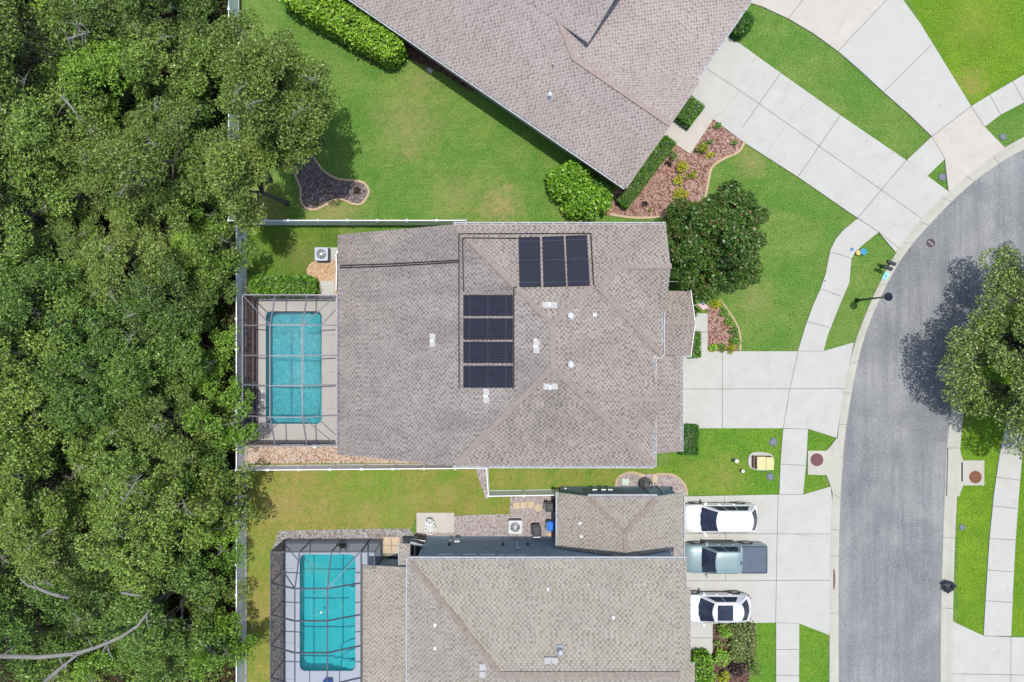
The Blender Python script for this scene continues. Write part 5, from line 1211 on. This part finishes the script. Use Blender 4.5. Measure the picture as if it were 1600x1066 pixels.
# white garden set on the slab: a curly backed chair and a small round table
MT['cream'] = flat('white painted iron', (.75, .75, .76), .5, .1, 9)
o = thing('garden_chair', 'white ornate garden chair with dark seat pad on the small patio slab', 'chair', W(671, 818)); c = W(671, 816, .45)
m = MB(); m.ring(c.x, c.y, .42, .27, .03, 18); [m.beam((c.x - .25, c.y - .2 + k * .1, .42), (c.x + .25, c.y - .2 + k * .1, .42), .045, .02) for k in range(5)]; m.build('seat', 'cream', o)
for sx in (-1, 1):
    for sy in (-1, 1): MB().tube([(c.x + sx * .2, c.y + sy * .2, .05), (c.x + sx * .19, c.y + sy * .18, .42)], .018, 5).build('leg', 'cream', o)
m = MB(); m.tube([(c.x + .3 * cos(a), c.y + .3 * sin(a), .62 + .22 * sin(a)) for a in [pi * k / 10 for k in range(11)]], .025, 5)
for k in range(1, 10): a = pi * k / 10; m.tube([(c.x + .27 * cos(a), c.y + .27 * sin(a), .42), (c.x + .3 * cos(a), c.y + .3 * sin(a), .62 + .22 * sin(a))], .013, 4)
m.build('backrest', 'cream', o)
MB().tube([(c.x + .2 * cos(a), c.y + .04 + .2 * sin(a), .47) for a in [pi * k / 8 for k in range(9)]], .045, 6).build('cushion', 'bin_black', o)
o = thing('garden_table', 'small white round filigree table at the edge of the patio slab', 'table', W(672, 828)); c = W(672, 827, .6)
m = MB(); [m.ring(c.x, c.y, .6, R_, .025, 20) for R_ in (.36, .2)]; [m.tube([(c.x + .05 * cos(2*pi*k/9), c.y + .05 * sin(2*pi*k/9), .6), (c.x + .36 * cos(2*pi*k/9), c.y + .36 * sin(2*pi*k/9), .6)], .02, 4) for k in range(9)]; m.build('tabletop', 'cream', o)
MB().tube([(c.x, c.y, .05), (c.x, c.y, .6)], .03, 6).build('pedestal', 'cream', o); MB().ring(c.x, c.y, .06, .2, .03, 14).build('foot', 'cream', o)
o = thing('garden_gate', 'dark slatted gate at the left corner of the dark slate house', 'gate', (-6.3, -13.4, 0))
for k in range(8): MB().box(-6.75 + k * .1, -6.68 + k * .1, -13.5 - .02 * k, -13.46 - .02 * k, .05, 1.7).build('slat', 'bark', o)
MB().beam((-6.8, -13.45, 1.6), (-5.9, -13.6, 1.6), .05, .08).build('rail', 'cream', o)

# transformer, pipes, covers on the front grass
c = W(1197, 722, .75)
o = thing('transformer_box', 'cream green utility cabinet on a pale pad in the front grass', 'utility box', (c.x, c.y, 0))
m = MB(); m.prism(G(closed_smooth([(1173,708),(1205,710),(1205,733),(1172,731)], 5)), 0, .1); m.build('pad', 'concrete', o)
MT['trans'] = flat('cream utility enamel', A(222, 214, 150, .7), .5, .05, 3); MT['trans_d'] = flat('brown enamel', A(120, 96, 82, .7), .6, .1, 3)
P = [W(x, y, .75) for x, y in ((1182,714),(1209,715.5),(1208.5,737),(1182,735))]; x0, x1, y0, y1 = P[0].x, P[1].x, P[3].y + .05, P[0].y
MB().box(x0 + .02, x1 - .02, y0 + .02, y1 - .02, .1, .7).build('cabinet', 'trans_d', o)
MB().box(x0 + .05, x0 + .64, y0, y1, .68, .76).box(x0 + .68, x1, y0 - .03, y1 - .03, .66, .74).build('lid', 'trans', o)
MB().box(x0 - .1, x0 + .04, y0 + .04, y1, .1, .45).build('door', 'trans_d', o)
for lab, bx, by, h, r, cc in (('taller pale capped pipe left of the utility cabinet', 1146, 718, .75, .13, 0), ('shorter pale capped pipe left of the utility cabinet', 1158, 735, .4, .12, 0)):
    c = W(bx, by); o = thing('standpipe', lab, 'pipe', c, 'pale capped pipes in the front grass'); MB().lathe(c.x, c.y, [(r * .8, 0), (r * .8, h)], 16).build('pipe', 'trans_d' if h < .5 else 'gut_in', o); MB().lathe(c.x, c.y, [(r, h - .1), (r, h), (r * .6, h + .05)], 16).build('cap', 'cream', o)
def cover(label, px, py, r, mat, h=.03, group='round covers set in the grass'):
    c = W(px, py); o = thing('utility_cover', label, 'utility cover', c, group); m = MB(); m.lathe(c.x, c.y, [(r, 0), (r, h), (r * .94, h + .01)], 22); m.build('rim', mat, o); m = MB(); m.lathe(c.x, c.y, [(r * .74, h + .01), (r * .7, h + .022)], 20); m.ring(c.x, c.y, h + .02, r * .35, .012, 14); m.build('lid', 'cov2', o)
MT['cov'] = flat('grey composite', A(112, 118, 124), .8, .2, 12); MT['cov2'] = flat('grey lid composite', A(136, 144, 150), .8, .3, 14)
cover('grey round cover above the utility cabinet', 1208, 691, .30, 'cov'); cover('grey round cover below the utility cabinet', 1203.5, 745, .28, 'cov')
cover('small grey cover in the verge triangle between the two upper driveways', 1472, 277, .28, 'cov'); cover('small blue grey cover in the verge near the right edge of the upper driveway', 1567, 214, .26, 'cov')
cover('small grey round cover in the right verge above the rubbish bag', 1503, 824, .22, 'cov')
for lb, (x, y) in (('pale square lid in the shade strip beside the turned house', (671.5, 110.5)),):
    c = W(x, y); o = thing('utility_cover', lb, 'utility cover', c); MB().cbox(c.x, c.y, 0, .42, .3, .05, -.6).build('lid', 'concrete', o)
c = W(1454, 380); o = thing('manhole_cover', 'dark round iron cover with a pale bar in the road', 'manhole', (c.x, c.y, 0)); MB().lathe(c.x, c.y, [(.31, .01), (.31, .02), (.29, .024)], 26).build('cover', flat('dark iron', A(92, 72, 84), .7, .3, 12), o); MB().cbox(c.x, c.y, .024, .42, .05, .006, -.7).build('bar', 'galv', o)
# street lamp
c = W(1338.3, 469.5); o = thing('street_lamp', 'black post top street lamp in the verge above the road bend', 'street lamp', (c.x, c.y, 0)); m = MB()
MT['lampblack'] = flat('black painted metal', (.012, .014, .016), .4, .1, 4)
m.lathe(c.x, c.y, [(.16, 0), (.16, .1), (.11, .3), (.075, .5), (.06, 2.2), (.05, 3.45)], 14); m.build('pole', 'lampblack', o)
MB().lathe(c.x, c.y, [(.06, 3.42), (.12, 3.5), (.13, 3.58)], 16).build('collar', 'lampblack', o)
MB().lathe(c.x, c.y, [(.10, 3.58), (.19, 3.75), (.21, 3.95), (.2, 4.06)], 18).build('lantern_glass', 'lampglass', o)
MB().lathe(c.x, c.y, [(.27, 4.04), (.28, 4.09), (.2, 4.2), (.08, 4.28), (.05, 4.36), (.015, 4.42)], 22).build('cap', flat('dark blue black enamel', A(40, 48, 66, .6), .4, .1, 3), o)
# mailboxes
root = thing('mailbox_stand', 'pair of black mailboxes on one post at the kerb below the driveway', 'mailbox', W(1378, 418)); ang = radians(-22)
P = [W(1393.5, 410.5, 1.2), W(1388.3, 418.3, 1.2)]; mid = (P[0] + P[1]) / 2
MB().box(mid.x - .05, mid.x + .05, mid.y - .05, mid.y + .05, 0, 1.0).build('post', 'lampblack', root)
MB().beam((P[0].x, P[0].y, 1.0), (P[1].x, P[1].y, 1.0), .12, .06).build('crossbar', 'lampblack', root)
for p in P:
    m = MB(); d = Vector((cos(ang), sin(ang), 0)); r = Vector((-d.y, d.x, 0)); rows = []
    for t in (-.31, -.3, 0, .3, .31):
        k = .9 if abs(t) > .305 else 1; rows.append([p + d * t + Vector((0, 0, -.17)) + r * (.115 * k) * cos(a) + Vector((0, 0, .12 + .09 * k * max(0, sin(a)) if True else 0)) for a in [pi * q / 8 for q in range(9)]])
    rows = [[Vector((q[0], q[1], q[2])) for q in r_] for r_ in rows]
    for r_ in rows: r_.insert(0, Vector((r_[0].x, r_[0].y, 1.03))); r_.append(Vector((r_[-1].x, r_[-1].y, 1.03)))
    m.grid(rows); n = len(rows[0]); m.add(rows[0], [tuple(range(n))]); m.add(rows[-1], [tuple(reversed(range(n)))]); b = m.build('mailbox', 'bin_black', root, False)
    MB().beam(p + d * .325 + Vector((0,0,-.12)), p + d * .325 + Vector((0,0,.0)), .14, .01).build('mailbox_door', 'lampblack', b)
# painted house number patch on the kerb
o = thing('kerb_paint', 'pale blue painted patch on the kerb beside the mailboxes', 'painted marking', W(1384, 431)); c = W(1384, 431, .12)
MT['bluepaint'] = flat('worn pale blue paint', A(150, 222, 232, .8), .8, .15, 16)
MB().cbox(c.x, c.y, .1, .34, .5, .024, radians(-28)).build('paint', 'bluepaint', o); MB().cbox(c.x - .03, c.y + .03, .124, .16, .05, .004, radians(-28)).cbox(c.x - .01, c.y - .06, .124, .05, .16, .004, radians(-28)).build('mark', 'cov', o)
# bits on the sidewalk
MT['cyan'] = flat('cyan plastic', A(40, 180, 225, .8), .5, .05, 3); MT['yel'] = flat('yellow plastic', A(226, 186, 90, .8), .5, .05, 3); MT['blu'] = flat('dull blue plastic', A(60, 134, 176, .8), .5, .1, 4)
c = W(1330, 390); o = thing('plastic_lid', 'blue round lid lying flat on the sidewalk', 'lid', (c.x, c.y, .095)); MB().lathe(c.x, c.y, [(.12, .1), (.12, .125), (.09, .135)], 18).build('disc', 'blu', o)
def pail(nm, lab, x, y, c1, R_, hh):
    c = W(x, y, .2); o = thing(nm, lab, 'bucket', (c.x, c.y, 0)); m = MB(); m.ring(c.x, c.y, hh, R_, .035, 18); m.lathe(c.x, c.y, [(R_ * .7, 0), (R_ * .96, hh)], 18); m.build('shell', c1, o); MB().lathe(c.x, c.y, [(R_ * .75, hh + .005), (R_ * .4, hh + .03)], 16).build('inside', 'blu' if c1 == 'cyan' else 'trans', o)
pail('toy_bucket', 'yellow round bucket at the edge of the sidewalk', 1341.5, 395, 'yel', .15, .18); pail('toy_bucket', 'cyan round bucket in the grass beside the yellow one', 1349, 393.5, 'cyan', .18, .24)
c = W(1288, 439); o = thing('sprinkler_head', 'small rusty sprinkler head at the left edge of the sidewalk', 'sprinkler', (c.x, c.y, 0)); MB().lathe(c.x, c.y, [(.13, 0), (.13, .05), (.05, .08), (.05, .14)], 12).build('head', 'iron_brown', o)
# rubbish bag
rng = random.Random(4); c = W(1478, 914); o = thing('rubbish_bag', 'crumpled black rubbish bag on the right kerb', 'rubbish bag', (c.x, c.y, .1)); m = MB(); rows = []
for i in range(9):
    t = i / 8; row = []
    for k in range(19):
        a = 2*pi*(k % 18)/18; rr = (.44 * sin(pi * min(.98, .12 + t * .86)) ** .6) * (1 + .13 * sin(3*a + 1) + .09 * sin(7*a + 3*t) + (.06 * sin(11*a + 5*t))); row.append((c.x + rr * cos(a), c.y + rr * .95 * sin(a), .11 + .42 * t ** .8))
    rows.append(row)
m.grid(rows); m.add(rows[-1][:-1], [tuple(range(18))]); m.build('bag', flat('glossy black bin liner', (.02, .02, .03), .3, .3, 4), o)
MB().tube([(c.x, c.y, .5), (c.x + .03, c.y + .02, .58), (c.x + .1, c.y + .08, .64)], [.07, .03, .1], 7).build('knot', 'black', o)
# flag on the porch
o = thing('flag', 'small striped flag hanging by the front planting under the round tree', 'flag', W(1094, 478)); m = MB(); c0 = W(1090, 476, 2.0); e1 = Vector((.42, -.42, -.1)); e2 = Vector((.50, .22, -.12))
MT['fr'] = flat('red cloth', A(190, 40, 60, .7), .8, .1, 5); MT['fb'] = flat('navy cloth', A(48, 56, 110, .7), .8, .1, 5)
for k in range(13):
    a, b = k / 13, (k + 1) / 13
    for s0, s1 in ((0, .4), (.4, 1)):
        mat_ = 2 if (s0 == 0 and k < 7) else (0 if k % 2 == 0 else 1); r_ = lambda s, t: c0 + e1 * s * 1.5 * .6 + e2 * (1 - t) * .9 + Vector((0, 0, .05 * sin(s * 7)))
        m.add([r_(s0, a), r_(s1, a), r_(s1, b), r_(s0, b)], [(0, 1, 2, 3)], mat_)
for i in range(4):
    for j in range(3): p = c0 + e1 * (.03 + .3 * i / 4) * .9 * 1.0 + e2 * (.9 - .42 * (j + .6) / 3) + Vector((0, 0, .06)); m.cbox(p.x, p.y, p.z, .025, .025, .004, 0, 1)
m.build('cloth', ['fr', 'cream', 'fb'], o); MB().tube([c0 + e2 * .95 + Vector((.0, .02, .1)), (11.6, 2.1, 1.7)], .014, 5).build('pole', 'cream', o)
# things round the pools
o = thing('pool_pump', 'grey pool pump with white pipes at the lower end of the upper pool cage', 'pool pump', (-12.7, -7.2, 0)); c = W(491, 691, .6)
MB().lathe(c.x, -7.25, [(.2, .05), (.22, .5), (.15, .62)], 14).build('filter', 'cream', o); MB().tube([(c.x - 2.8, -7.25, .25), (c.x, -7.25, .25)], .035, 6).tube([(c.x, -7.3, .2), (c.x + 1.4, -7.2, .2)], .03, 6).build('pipe', 'cream', o); MB().cbox(c.x - .5, -7.22, .02, .5, .26, .3).build('motor', 'bin_black', o)
c = W(410.5, 617); o = thing('pool_ladder_step', 'short white board on the left edge of the rippled pool', 'board', (c.x, c.y, .1)); MB().cbox(c.x, c.y, .1, .12, .72, .05).build('board', 'cream', o)
o = thing('pool_return', 'small white floating chlorinator in the still pool', 'pool float', (-14.2, -18, -.05)); c = W(502, 957, -.05); MB().lathe(c.x, c.y, [(.08, -.1), (.09, -.03), (.05, .03)], 12).build('float', 'cream', o)
c = W(515, 1062); o = thing('deck_chair', 'bright blue deck chair at the bottom end of the still pool', 'chair', (c.x, c.y, .1)); m = MB(); m.cbox(c.x, c.y - .1, .42, .5, .55, .06); m.build('seat', 'bin_blue', o)
MB().cbox(c.x, c.y + .22, .46, .52, .1, .5, 0, 0, .9).build('backrest', 'bin_blue', o)
for s in (-1, 1): MB().cbox(c.x + s * .28, c.y - .1, .6, .07, .5, .04).build('armrest', 'bin_blue', o)
for sx in (-1, 1):
    for sy in (-1, 1): MB().tube([(c.x + sx * .24, c.y + sy * .26 - .1, .1), (c.x + sx * .22, c.y + sy * .22 - .1, .44)], .025, 5).build('leg', 'bin_blue', o)
c = W(535, 853, .5); o = thing('deck_plant', 'small dark plant in a pot on the blue grey deck beside the still pool', 'potted plant', (c.x, c.y, .1)); MB().lathe(c.x, c.y, [(.1, .1), (.14, .35), (.15, .36)], 12).build('pot', 'bin_black', o)
rg = np.random.default_rng(3); Pp = rg.normal(size=(90, 3)) * np.array([.13, .1, .12]) + np.array([c.x, c.y, .5]); np_mesh('leaves', leaves(Pp, rg, .2, .06, .2), 90, 'leaf_dark', o)
# ------------------------------------------------------------------ clipped hedges, shrubs, trees
def hpx(name, label, pts, h, seed, mat='leaf_hedge', **k):
    """pts: two end points of the centre line and the width, all on top of the hedge, in picture pixels"""
    (x0, y0), (x1, y1), w = pts; a, b = W(x0, y0, h), W(x1, y1, h); d = b - a; c = (a + b) / 2
    return hedge(name, label, 'hedge', c.x, c.y, d.length, w * (H - h) / F, h, math.atan2(d.y, d.x), seed, mat, **k)
hpx('hedge', 'bright lime hedge running diagonally along the turned house at the top', ((440, -30), (620, 72), 42), 2.5, 1, 'leaf_lime', dens=270, L=.17, rnd=.35, lump=.12)
hpx('hedge', 'long clipped hedge under the right wall of the turned house', ((973, 318), (1049, 217), 19), 1.0, 2, dens=330, L=.1, lump=.03)
hpx('hedge', 'small clipped block hedge at the entry of the turned house', ((1067, 187), (1089, 157), 29), 1.05, 3, dens=330, L=.1, lump=.03)
hpx('hedge', 'glossy hedge between the side yard grass and the upper pool cage', ((391, 447), (488, 447), 27), 1.3, 4, dens=220, L=.16, rnd=.25, lump=.1)
hpx('hedge', 'narrow clipped hedge beside the porch gutter of the middle house', ((1087, 519), (1087, 558), 15), .9, 5, dens=330, L=.1, lump=.03)
hpx('hedge', 'clipped square hedge below the driveway of the middle house', ((1065, 688), (1091, 688), 45), .9, 6, dens=300, L=.11, lump=.04)
hpx('hedge', 'bright hedge at the lower right corner of the bottom house', ((1098, 1028), (1102, 1075), 27), 1.4, 7, 'leaf_lime', dens=200, L=.16, rnd=.2, lump=.1)
hpx('hedge', 'green hedge at the right corner of the turned house beside its gutter', ((1150, 45), (1174, 22), 22), 1.2, 8, dens=240, L=.13, rnd=.2, lump=.07)
hpx('shrub_patch', 'low shrub under the flag beside the porch roof', ((1082, 484), (1082, 494), 14), .8, 9, 'leaf_mid', dens=240, L=.12, rnd=.3)
def ds(label, px, py, rx, ry, h, seed, mat, group=None, **k):
    c = W(px, py, h * .7); s = (H - h * .7) / F; return dome_shrub('shrub', label, 'shrub', c.x, c.y, rx * s, ry * s, h, seed, mat, group=group, **k)
ds('large round lime shrub at the lower corner of the turned house, left one of two', 890, 282, 37, 35, 2.5, 11, 'leaf_lime', dens=250, L=.22, nl=34)
ds('large round lime shrub touching the middle house fence, right one of two', 917, 312, 40, 36, 2.2, 12, 'leaf_lime', dens=250, L=.22, nl=34)
ds('slim dark green shrub between the two round lime shrubs and the turned house', 935, 290, 16, 14, 1.8, 13, 'leaf_hedge', dens=300, L=.15)
for i, (x, y, r, h, mt, lb) in enumerate(((1122,197,7,.4,'leaf_mid','small green tuft nearest the pale path in the red mulch'),(1149,222,6,.4,'leaf_mid','small green tuft at the upper tip of the red mulch bed'),(1097,231,13,.7,'leaf_yellow','yellow green shrub just below the path in the red mulch'),
        (1110,223,7,.4,'leaf_mid','small green tuft beside the yellow green shrub below the path'),(1112,243,8,.4,'leaf_yellow','low pale tuft at the centre of the red mulch bed'),(1064,262,15,.7,'leaf_yellow','largest yellow green shrub in the middle of the red mulch'),
        (1082,272,10,.5,'leaf_yellow','round yellow green shrub right of the largest one in the red mulch'),(1060,283,9,.5,'leaf_yellow','small yellow green shrub below the largest one in the red mulch'),(1052,243,10,.5,'leaf_variegated','mottled shrub at the end of the long clipped hedge'),
        (1064,303,14,.6,'leaf_yellow','yellow green shrub at the top edge of the round tree crown'),(1008,318,6,.4,'leaf_dark','small bronze plant near the lower end of the clipped hedge'),(1016,328,3,.25,'leaf_mid','tiny green plant near the tan edging in the red mulch'),
        (1046,255,6,.4,'leaf_dark','small bronze plant beside the clipped hedge in the red mulch'),(1076,322,5,.3,'leaf_mid','tiny tuft under the left edge of the round tree'))):
    ds(lb, x, y, r, r * .9, h, 40 + i, mt, 'small plants in the red mulch bed', dens=700, L=.12, nl=9)
for i, (x, y, r, mt, lb) in enumerate(((1132,488,9,'leaf_mid','green clump at the top of the bed below the round tree'),(1141,502,9,'leaf_bright','green clump second down the curved border'),(1147,518,9,'leaf_mid','green clump third down the curved border'),(1150,534,10,'leaf_bright','green clump at the lower bend of the curved border'),(1143,545,9,'leaf_yellow','yellowish clump at the corner above the driveway'),(1128,544,8,'leaf_mid','green clump in the middle of the row above the driveway'),(1115,543,8,'leaf_bright','green clump at the left end of the row above the driveway'),(1121,476,9,'leaf_yellow','yellowish clump under the lower edge of the round tree'))):
    ds(lb, x, y, r, r * .9, .5, 60 + i, mt, 'border plants round the front bed', dens=700, L=.14, nl=9)
ds('upper bright round shrub between the path and mixed planting at the bottom', 1132, 990, 13, 12, .9, 80, 'leaf_bright', dens=600, L=.14, nl=12)
ds('small flat green shrub between the two bright round shrubs at the bottom', 1124, 1007, 10, 6, .6, 81, 'leaf_mid', dens=600, L=.13, nl=9)
ds('lower bright round shrub above the dark bronze planting at the bottom', 1130, 1031, 15, 14, 1.0, 82, 'leaf_bright', dens=500, L=.15, nl=12)
ds('dark bronze leaved shrub at the bottom beside the lowest grass strip', 1152, 1046, 16, 14, .9, 83, 'leaf_dark', dens=500, L=.14)
ds('pale spiky shrub at the bottom edge beside the bright hedge', 1130, 1060, 12, 9, .8, 84, 'leaf_yellow', dens=400, L=.2)
ds('loose olive shrub over the grass at the bottom edge', 1180, 1045, 15, 16, 1.6, 85, 'leaf_olive', dens=200, L=.13, nl=18)
hpx('shrub_patch', 'mixed variegated ground planting between bright shrubs and bottom grass strip', ((1144, 1003), (1176, 1003), 52), .55, 86, 'leaf_variegated', dens=300, L=.17, rnd=.15, lump=.12)
ds('dark shrub in the bed under the oak near its rounded right end', 557, 297, 7, 6, .5, 87, 'leaf_dark', dens=500, L=.1)
c = W(1180, 950)

# the round glossy tree in front of the middle house
make_tree('magnolia_tree', 'round dark glossy tree overhanging the upper right corner of the middle house', 'tree', 21, 3.5, 6.3, 1.6, 190, 520, .2, 'leaf_magnolia', loc=(13.15, 6.6, 0), rc=(.4, .75), edge=1.0, flatc=.7, wr=.5, up=.4, lobr=1.05)
# the street oak on the right
make_tree('street_oak', 'large loose crowned oak over the right side of the road bend', 'tree', 33, 6.6, 8.4, 2.8, 420, 330, .17, 'leaf_oak', loc=(35.1, -1.3, 0), rc=(.5, 1.0), edge=1.05, lobes=7, wr=.45, bare=3, flatc=.55, lobr=.95)
# the oaks leaning over the top left fence
make_tree('oak_tree', 'tall oak overhanging the fence and the top left lawn', 'tree', 5, 3.1, 13.0, 5.5, 230, 420, .15, 'leaf_olive', loc=(-13.5, 13.9, 0), rc=(.45, .85), lobes=6, bare=5)
make_tree('oak_tree', 'smaller oak below the tall one, left of the dark mulch bed', 'tree', 6, 1.9, 11.0, 5.5, 100, 420, .15, 'leaf_olive', loc=(-15.8, 9.7, 0), rc=(.4, .7), bare=4)
make_tree('oak_tree', 'small dense oak at the top of the left fence', 'tree', 7, 1.9, 9.5, 4.0, 50, 420, .15, 'leaf_olive', loc=(-15.9, 17.6, 0), rc=(.4, .7), bare=1)

# the woods on the left: every tree copied from six kinds
kinds = []
spec = [(3.0, 8.5, 3.2, 80, 'leaf_mid', 2), (3.3, 9.5, 3.8, 92, 'leaf_olive', 3), (2.7, 8.0, 2.8, 66, 'leaf_mid', 0), (3.1, 10.2, 4.2, 80, 'leaf_olive', 3), (3.5, 9.8, 3.8, 100, 'leaf_mid', 2), (2.6, 7.6, 2.6, 60, 'leaf_bright', 0), (3.2, 9.0, 3.2, 84, 'leaf_olive', 2)]
for i, (R_, Ht, bs, nc, mt, br) in enumerate(spec):
    kinds.append(make_tree('woodland_tree', 'x', 'tree', 100 + i, R_, Ht, bs, int(nc * 1.15), 360, .16, mt, bare=br, rc=(.4, .8), group='woodland trees crowding the left side', loc=(0, 0, 0), wr=.45))
small = [make_tree('woodland_sapling', 'x', 'tree', 120 + i, 1.7, 4.2, 1.2, 40, 480, .15, ('leaf_bright', 'leaf_mid', 'leaf_olive')[i], bare=1, rc=(.35, .6), group='low trees against the long left fence', loc=(0, 0, 0)) for i in range(3)]
rowname = ['the photo top', 'the lime hedge', 'the upper lawn', 'the dark mulch bed', 'the fence corner', 'the upper cage top', 'the rippled pool', 'the upper cage bottom', 'the dry back lawn', 'the lower cage top', 'the still pool', 'the photo bottom']
rd = random.Random(77); used = set()
def place(src, x, y, lab, s=1., zs=None):
    if src.name not in used:
        used.add(src.name); src.location = (x, y, 0); src.rotation_euler = (0, 0, rd.uniform(0, 6.28)); src.scale = (s, s, zs or s); src['label'] = lab; return src
    return copy_thing(src, (x, y, 0), rd.uniform(0, 6.28), lab, (s, s, zs or s))
colname = ['first tall row', 'second tall row', 'third tall row', 'outermost row']
n_rows = 12; k = 0
order = [1, 0, 3, 2, 4, 1, 6, 3, 0, 6, 2, 1, 4, 3, 0, 5, 6]
for ci, cx in enumerate((-22.0, -25.7, -29.5, -33.2)):
    for ri in range(n_rows):
        y = 21.5 - ri * 3.8 + rd.uniform(-.7, .7) + (1.8 if ci % 2 else 0); x = cx + rd.uniform(-.7, .7)
        zs = rd.uniform(.7, 1.1)
        if (ci, ri) in ((1, 4), (0, 4), (2, 4), (2, 3), (1, 9), (0, 8), (2, 11), (1, 11)):
            s = .68; zs = .55
        else: s = rd.uniform(.86, 1.15)
        if ci == 0: s = min(s, .98)
        south = ri > 5
        src = kinds[order[(k * 7 + ri) % len(order)]]
        if south and rd.random() < .55: src = kinds[rd.choice((0, 2, 4))]
        place(src, x, y, 'woodland tree level with %s, %s from the fence' % (rowname[ri], colname[ci]), s, s * zs); k += 1
near = ['beside the topmost stretch of fence', 'beside the fence under the tall oak', 'left of the smaller oak', 'at the fence just above its corner', 'at the fence just below its corner', 'at the fence left of the glossy hedge', 'at the fence left of the pool cage top',
        'at the fence left of the rippled pool', 'at the fence left of the pool cage bottom', 'at the fence left of the shell bed', 'at the fence by the upper dry lawn', 'at the fence by the middle of the dry lawn', 'at the fence left of the lower cage top', 'at the fence left of the still pool', 'at the fence in the bottom corner of the woods']
for i in range(15):
    y = 21 - i * 2.95 + rd.uniform(-.4, .4); x = -20.55 + rd.uniform(-.25, .2) - (.5 if y > 8.2 else 0)
    place(small[(i * 2 + (i // 4)) % 3], x, y, 'low leafy tree ' + near[i], rd.uniform(.9, 1.15))
place(small[0], -19.3, -4.6, 'bright low tree leaning over the fence at the lower left of the pool cage', 1.15, 1.45)
place(small[1], -18.9, 5.6, 'low leafy tree shading the side yard beside the fence corner', 1.0, 1.5)
place(small[2], -18.6, -10.4, 'low leafy tree shading the upper left corner of the dry lawn', 1.15, 2.0)
place(small[0], -19.0, -19.6, 'low leafy tree shading the dry grass left of the still pool', .9, 1.7)
for q_, (x_, y_, l_) in enumerate(((-27.4, -20.6, 'low tree under the long bare grey trunk'), (-25.2, -22.0, 'low tree right of the forked bare trunk'), (-29.6, -21.6, 'low tree in the bottom left corner, below the bare trunk'))):
    place(small[q_], x_, y_, l_, 1.15)
# undergrowth nobody could count
rg = np.random.default_rng(9); n = 34000
cc = np.stack([rg.uniform(-37, -19.4, 260), rg.uniform(-26, 26, 260), rg.uniform(.1, .9, 260)], 1); P = cc[rg.integers(0, 260, n)] + rg.normal(size=(n, 3)) * np.array([.7, .7, .35]); P[:, 0] = np.minimum(P[:, 0], -19.35); P[:, 2] = np.abs(P[:, 2]) + .02
tag(np_mesh('undergrowth', leaves(P, rg, .22, .1, .5), n, 'leaf_olive'), 'green undergrowth covering the woodland floor', 'undergrowth', kind='stuff')
# bleached fallen and dead wood seen through the crowns
def deadwood(label, pts, r, seed, tw=6):
    rdx = random.Random(seed); P = [W(x, y, h) for x, y, h in pts]; root = thing('dead_branch', label, 'dead tree', (P[0].x, P[0].y, 0)); m = MB(); n = len(P)
    m.tube(P, [r * (1 - .6 * i / (n - 1)) for i in range(n)], 8)
    for _ in range(tw):
        i = rdx.randrange(n - 1); s = P[i].lerp(P[i+1], rdx.random()); e = s + Vector((rdx.uniform(-.9, .9), rdx.uniform(-.9, .9), rdx.uniform(0, .4))); m.tube([s, s.lerp(e, .5) + Vector((0, 0, .08)), e], [r * .35, r * .22, r * .08], 5)
    m.build('limb', 'bark_pale', root, True)
deadwood('long bare grey trunk sweeping up from the bottom left corner', [(-10, 1025, 9.2), (60, 1027, 9.6), (115, 1022, 9.8), (150, 1012, 10), (190, 995, 10.2), (215, 978, 10.4), (233, 955, 10.2)], .14, 1, 9)
deadwood('bare grey trunk forking below the longest one in the bottom left', [(62, 1072, 8.8), (90, 1048, 9.2), (118, 1025, 9.6), (146, 1012, 9.9)], .12, 2, 6)
deadwood('short white forked snag near the left edge', [(108, 934, 10.0), (80, 928, 10.3), (58, 919, 10.5), (42, 914, 10.7), (32, 904, 10.8)], .11, 3, 3)
deadwood('short white dead branch right of the forked snag', [(190, 926, 9.5), (205, 929, 9.7), (222, 931, 9.7)], .09, 4, 2)
deadwood('white twiggy dead branch near the top left corner', [(104, 62, 11), (125, 55, 11.3), (140, 50, 11.4), (128, 38, 11.6)], .07, 5, 14)
deadwood('pale leaning branch in the upper woods', [(98, 152, 8.5), (112, 168, 9), (124, 185, 8.6)], .09, 6, 4)
deadwood('brushy grey dead twigs left of the fence by the dry lawn', [(192, 785, 9), (205, 765, 9.5), (215, 748, 9.7), (222, 742, 9.8)], .05, 7, 16)

# light wear on the road: tyre lines and drips
MT['oil'] = flat('dried oil', A(84, 86, 92), .8, .2, 9)
m = MB(); rdw = random.Random(8)
for k in range(34):
    x = 1403 + rdw.uniform(-1.2, 1.2); y = 795 + k * 2.8 + rdw.uniform(-1, 1); c = W(x, y); m.cbox(c.x, c.y, .0125, rdw.uniform(.015, .04), rdw.uniform(.04, .12), .004, rdw.uniform(-.3, .3))
for k in range(70):
    c = W(rdw.uniform(1320, 1468), rdw.uniform(560, 1066)); m.cbox(c.x, c.y, .0125, rdw.uniform(.02, .05), rdw.uniform(.02, .06), .004, rdw.uniform(0, 3))
struct('road_stains', m, 'oil')
m = MB(); c = W(1302.5, 905); m.lathe(c.x, c.y, [(.1, .052), (.09, .058)], 16, 0, 1.0, 7.5); struct('kerb_stain', m, 'trans_d')
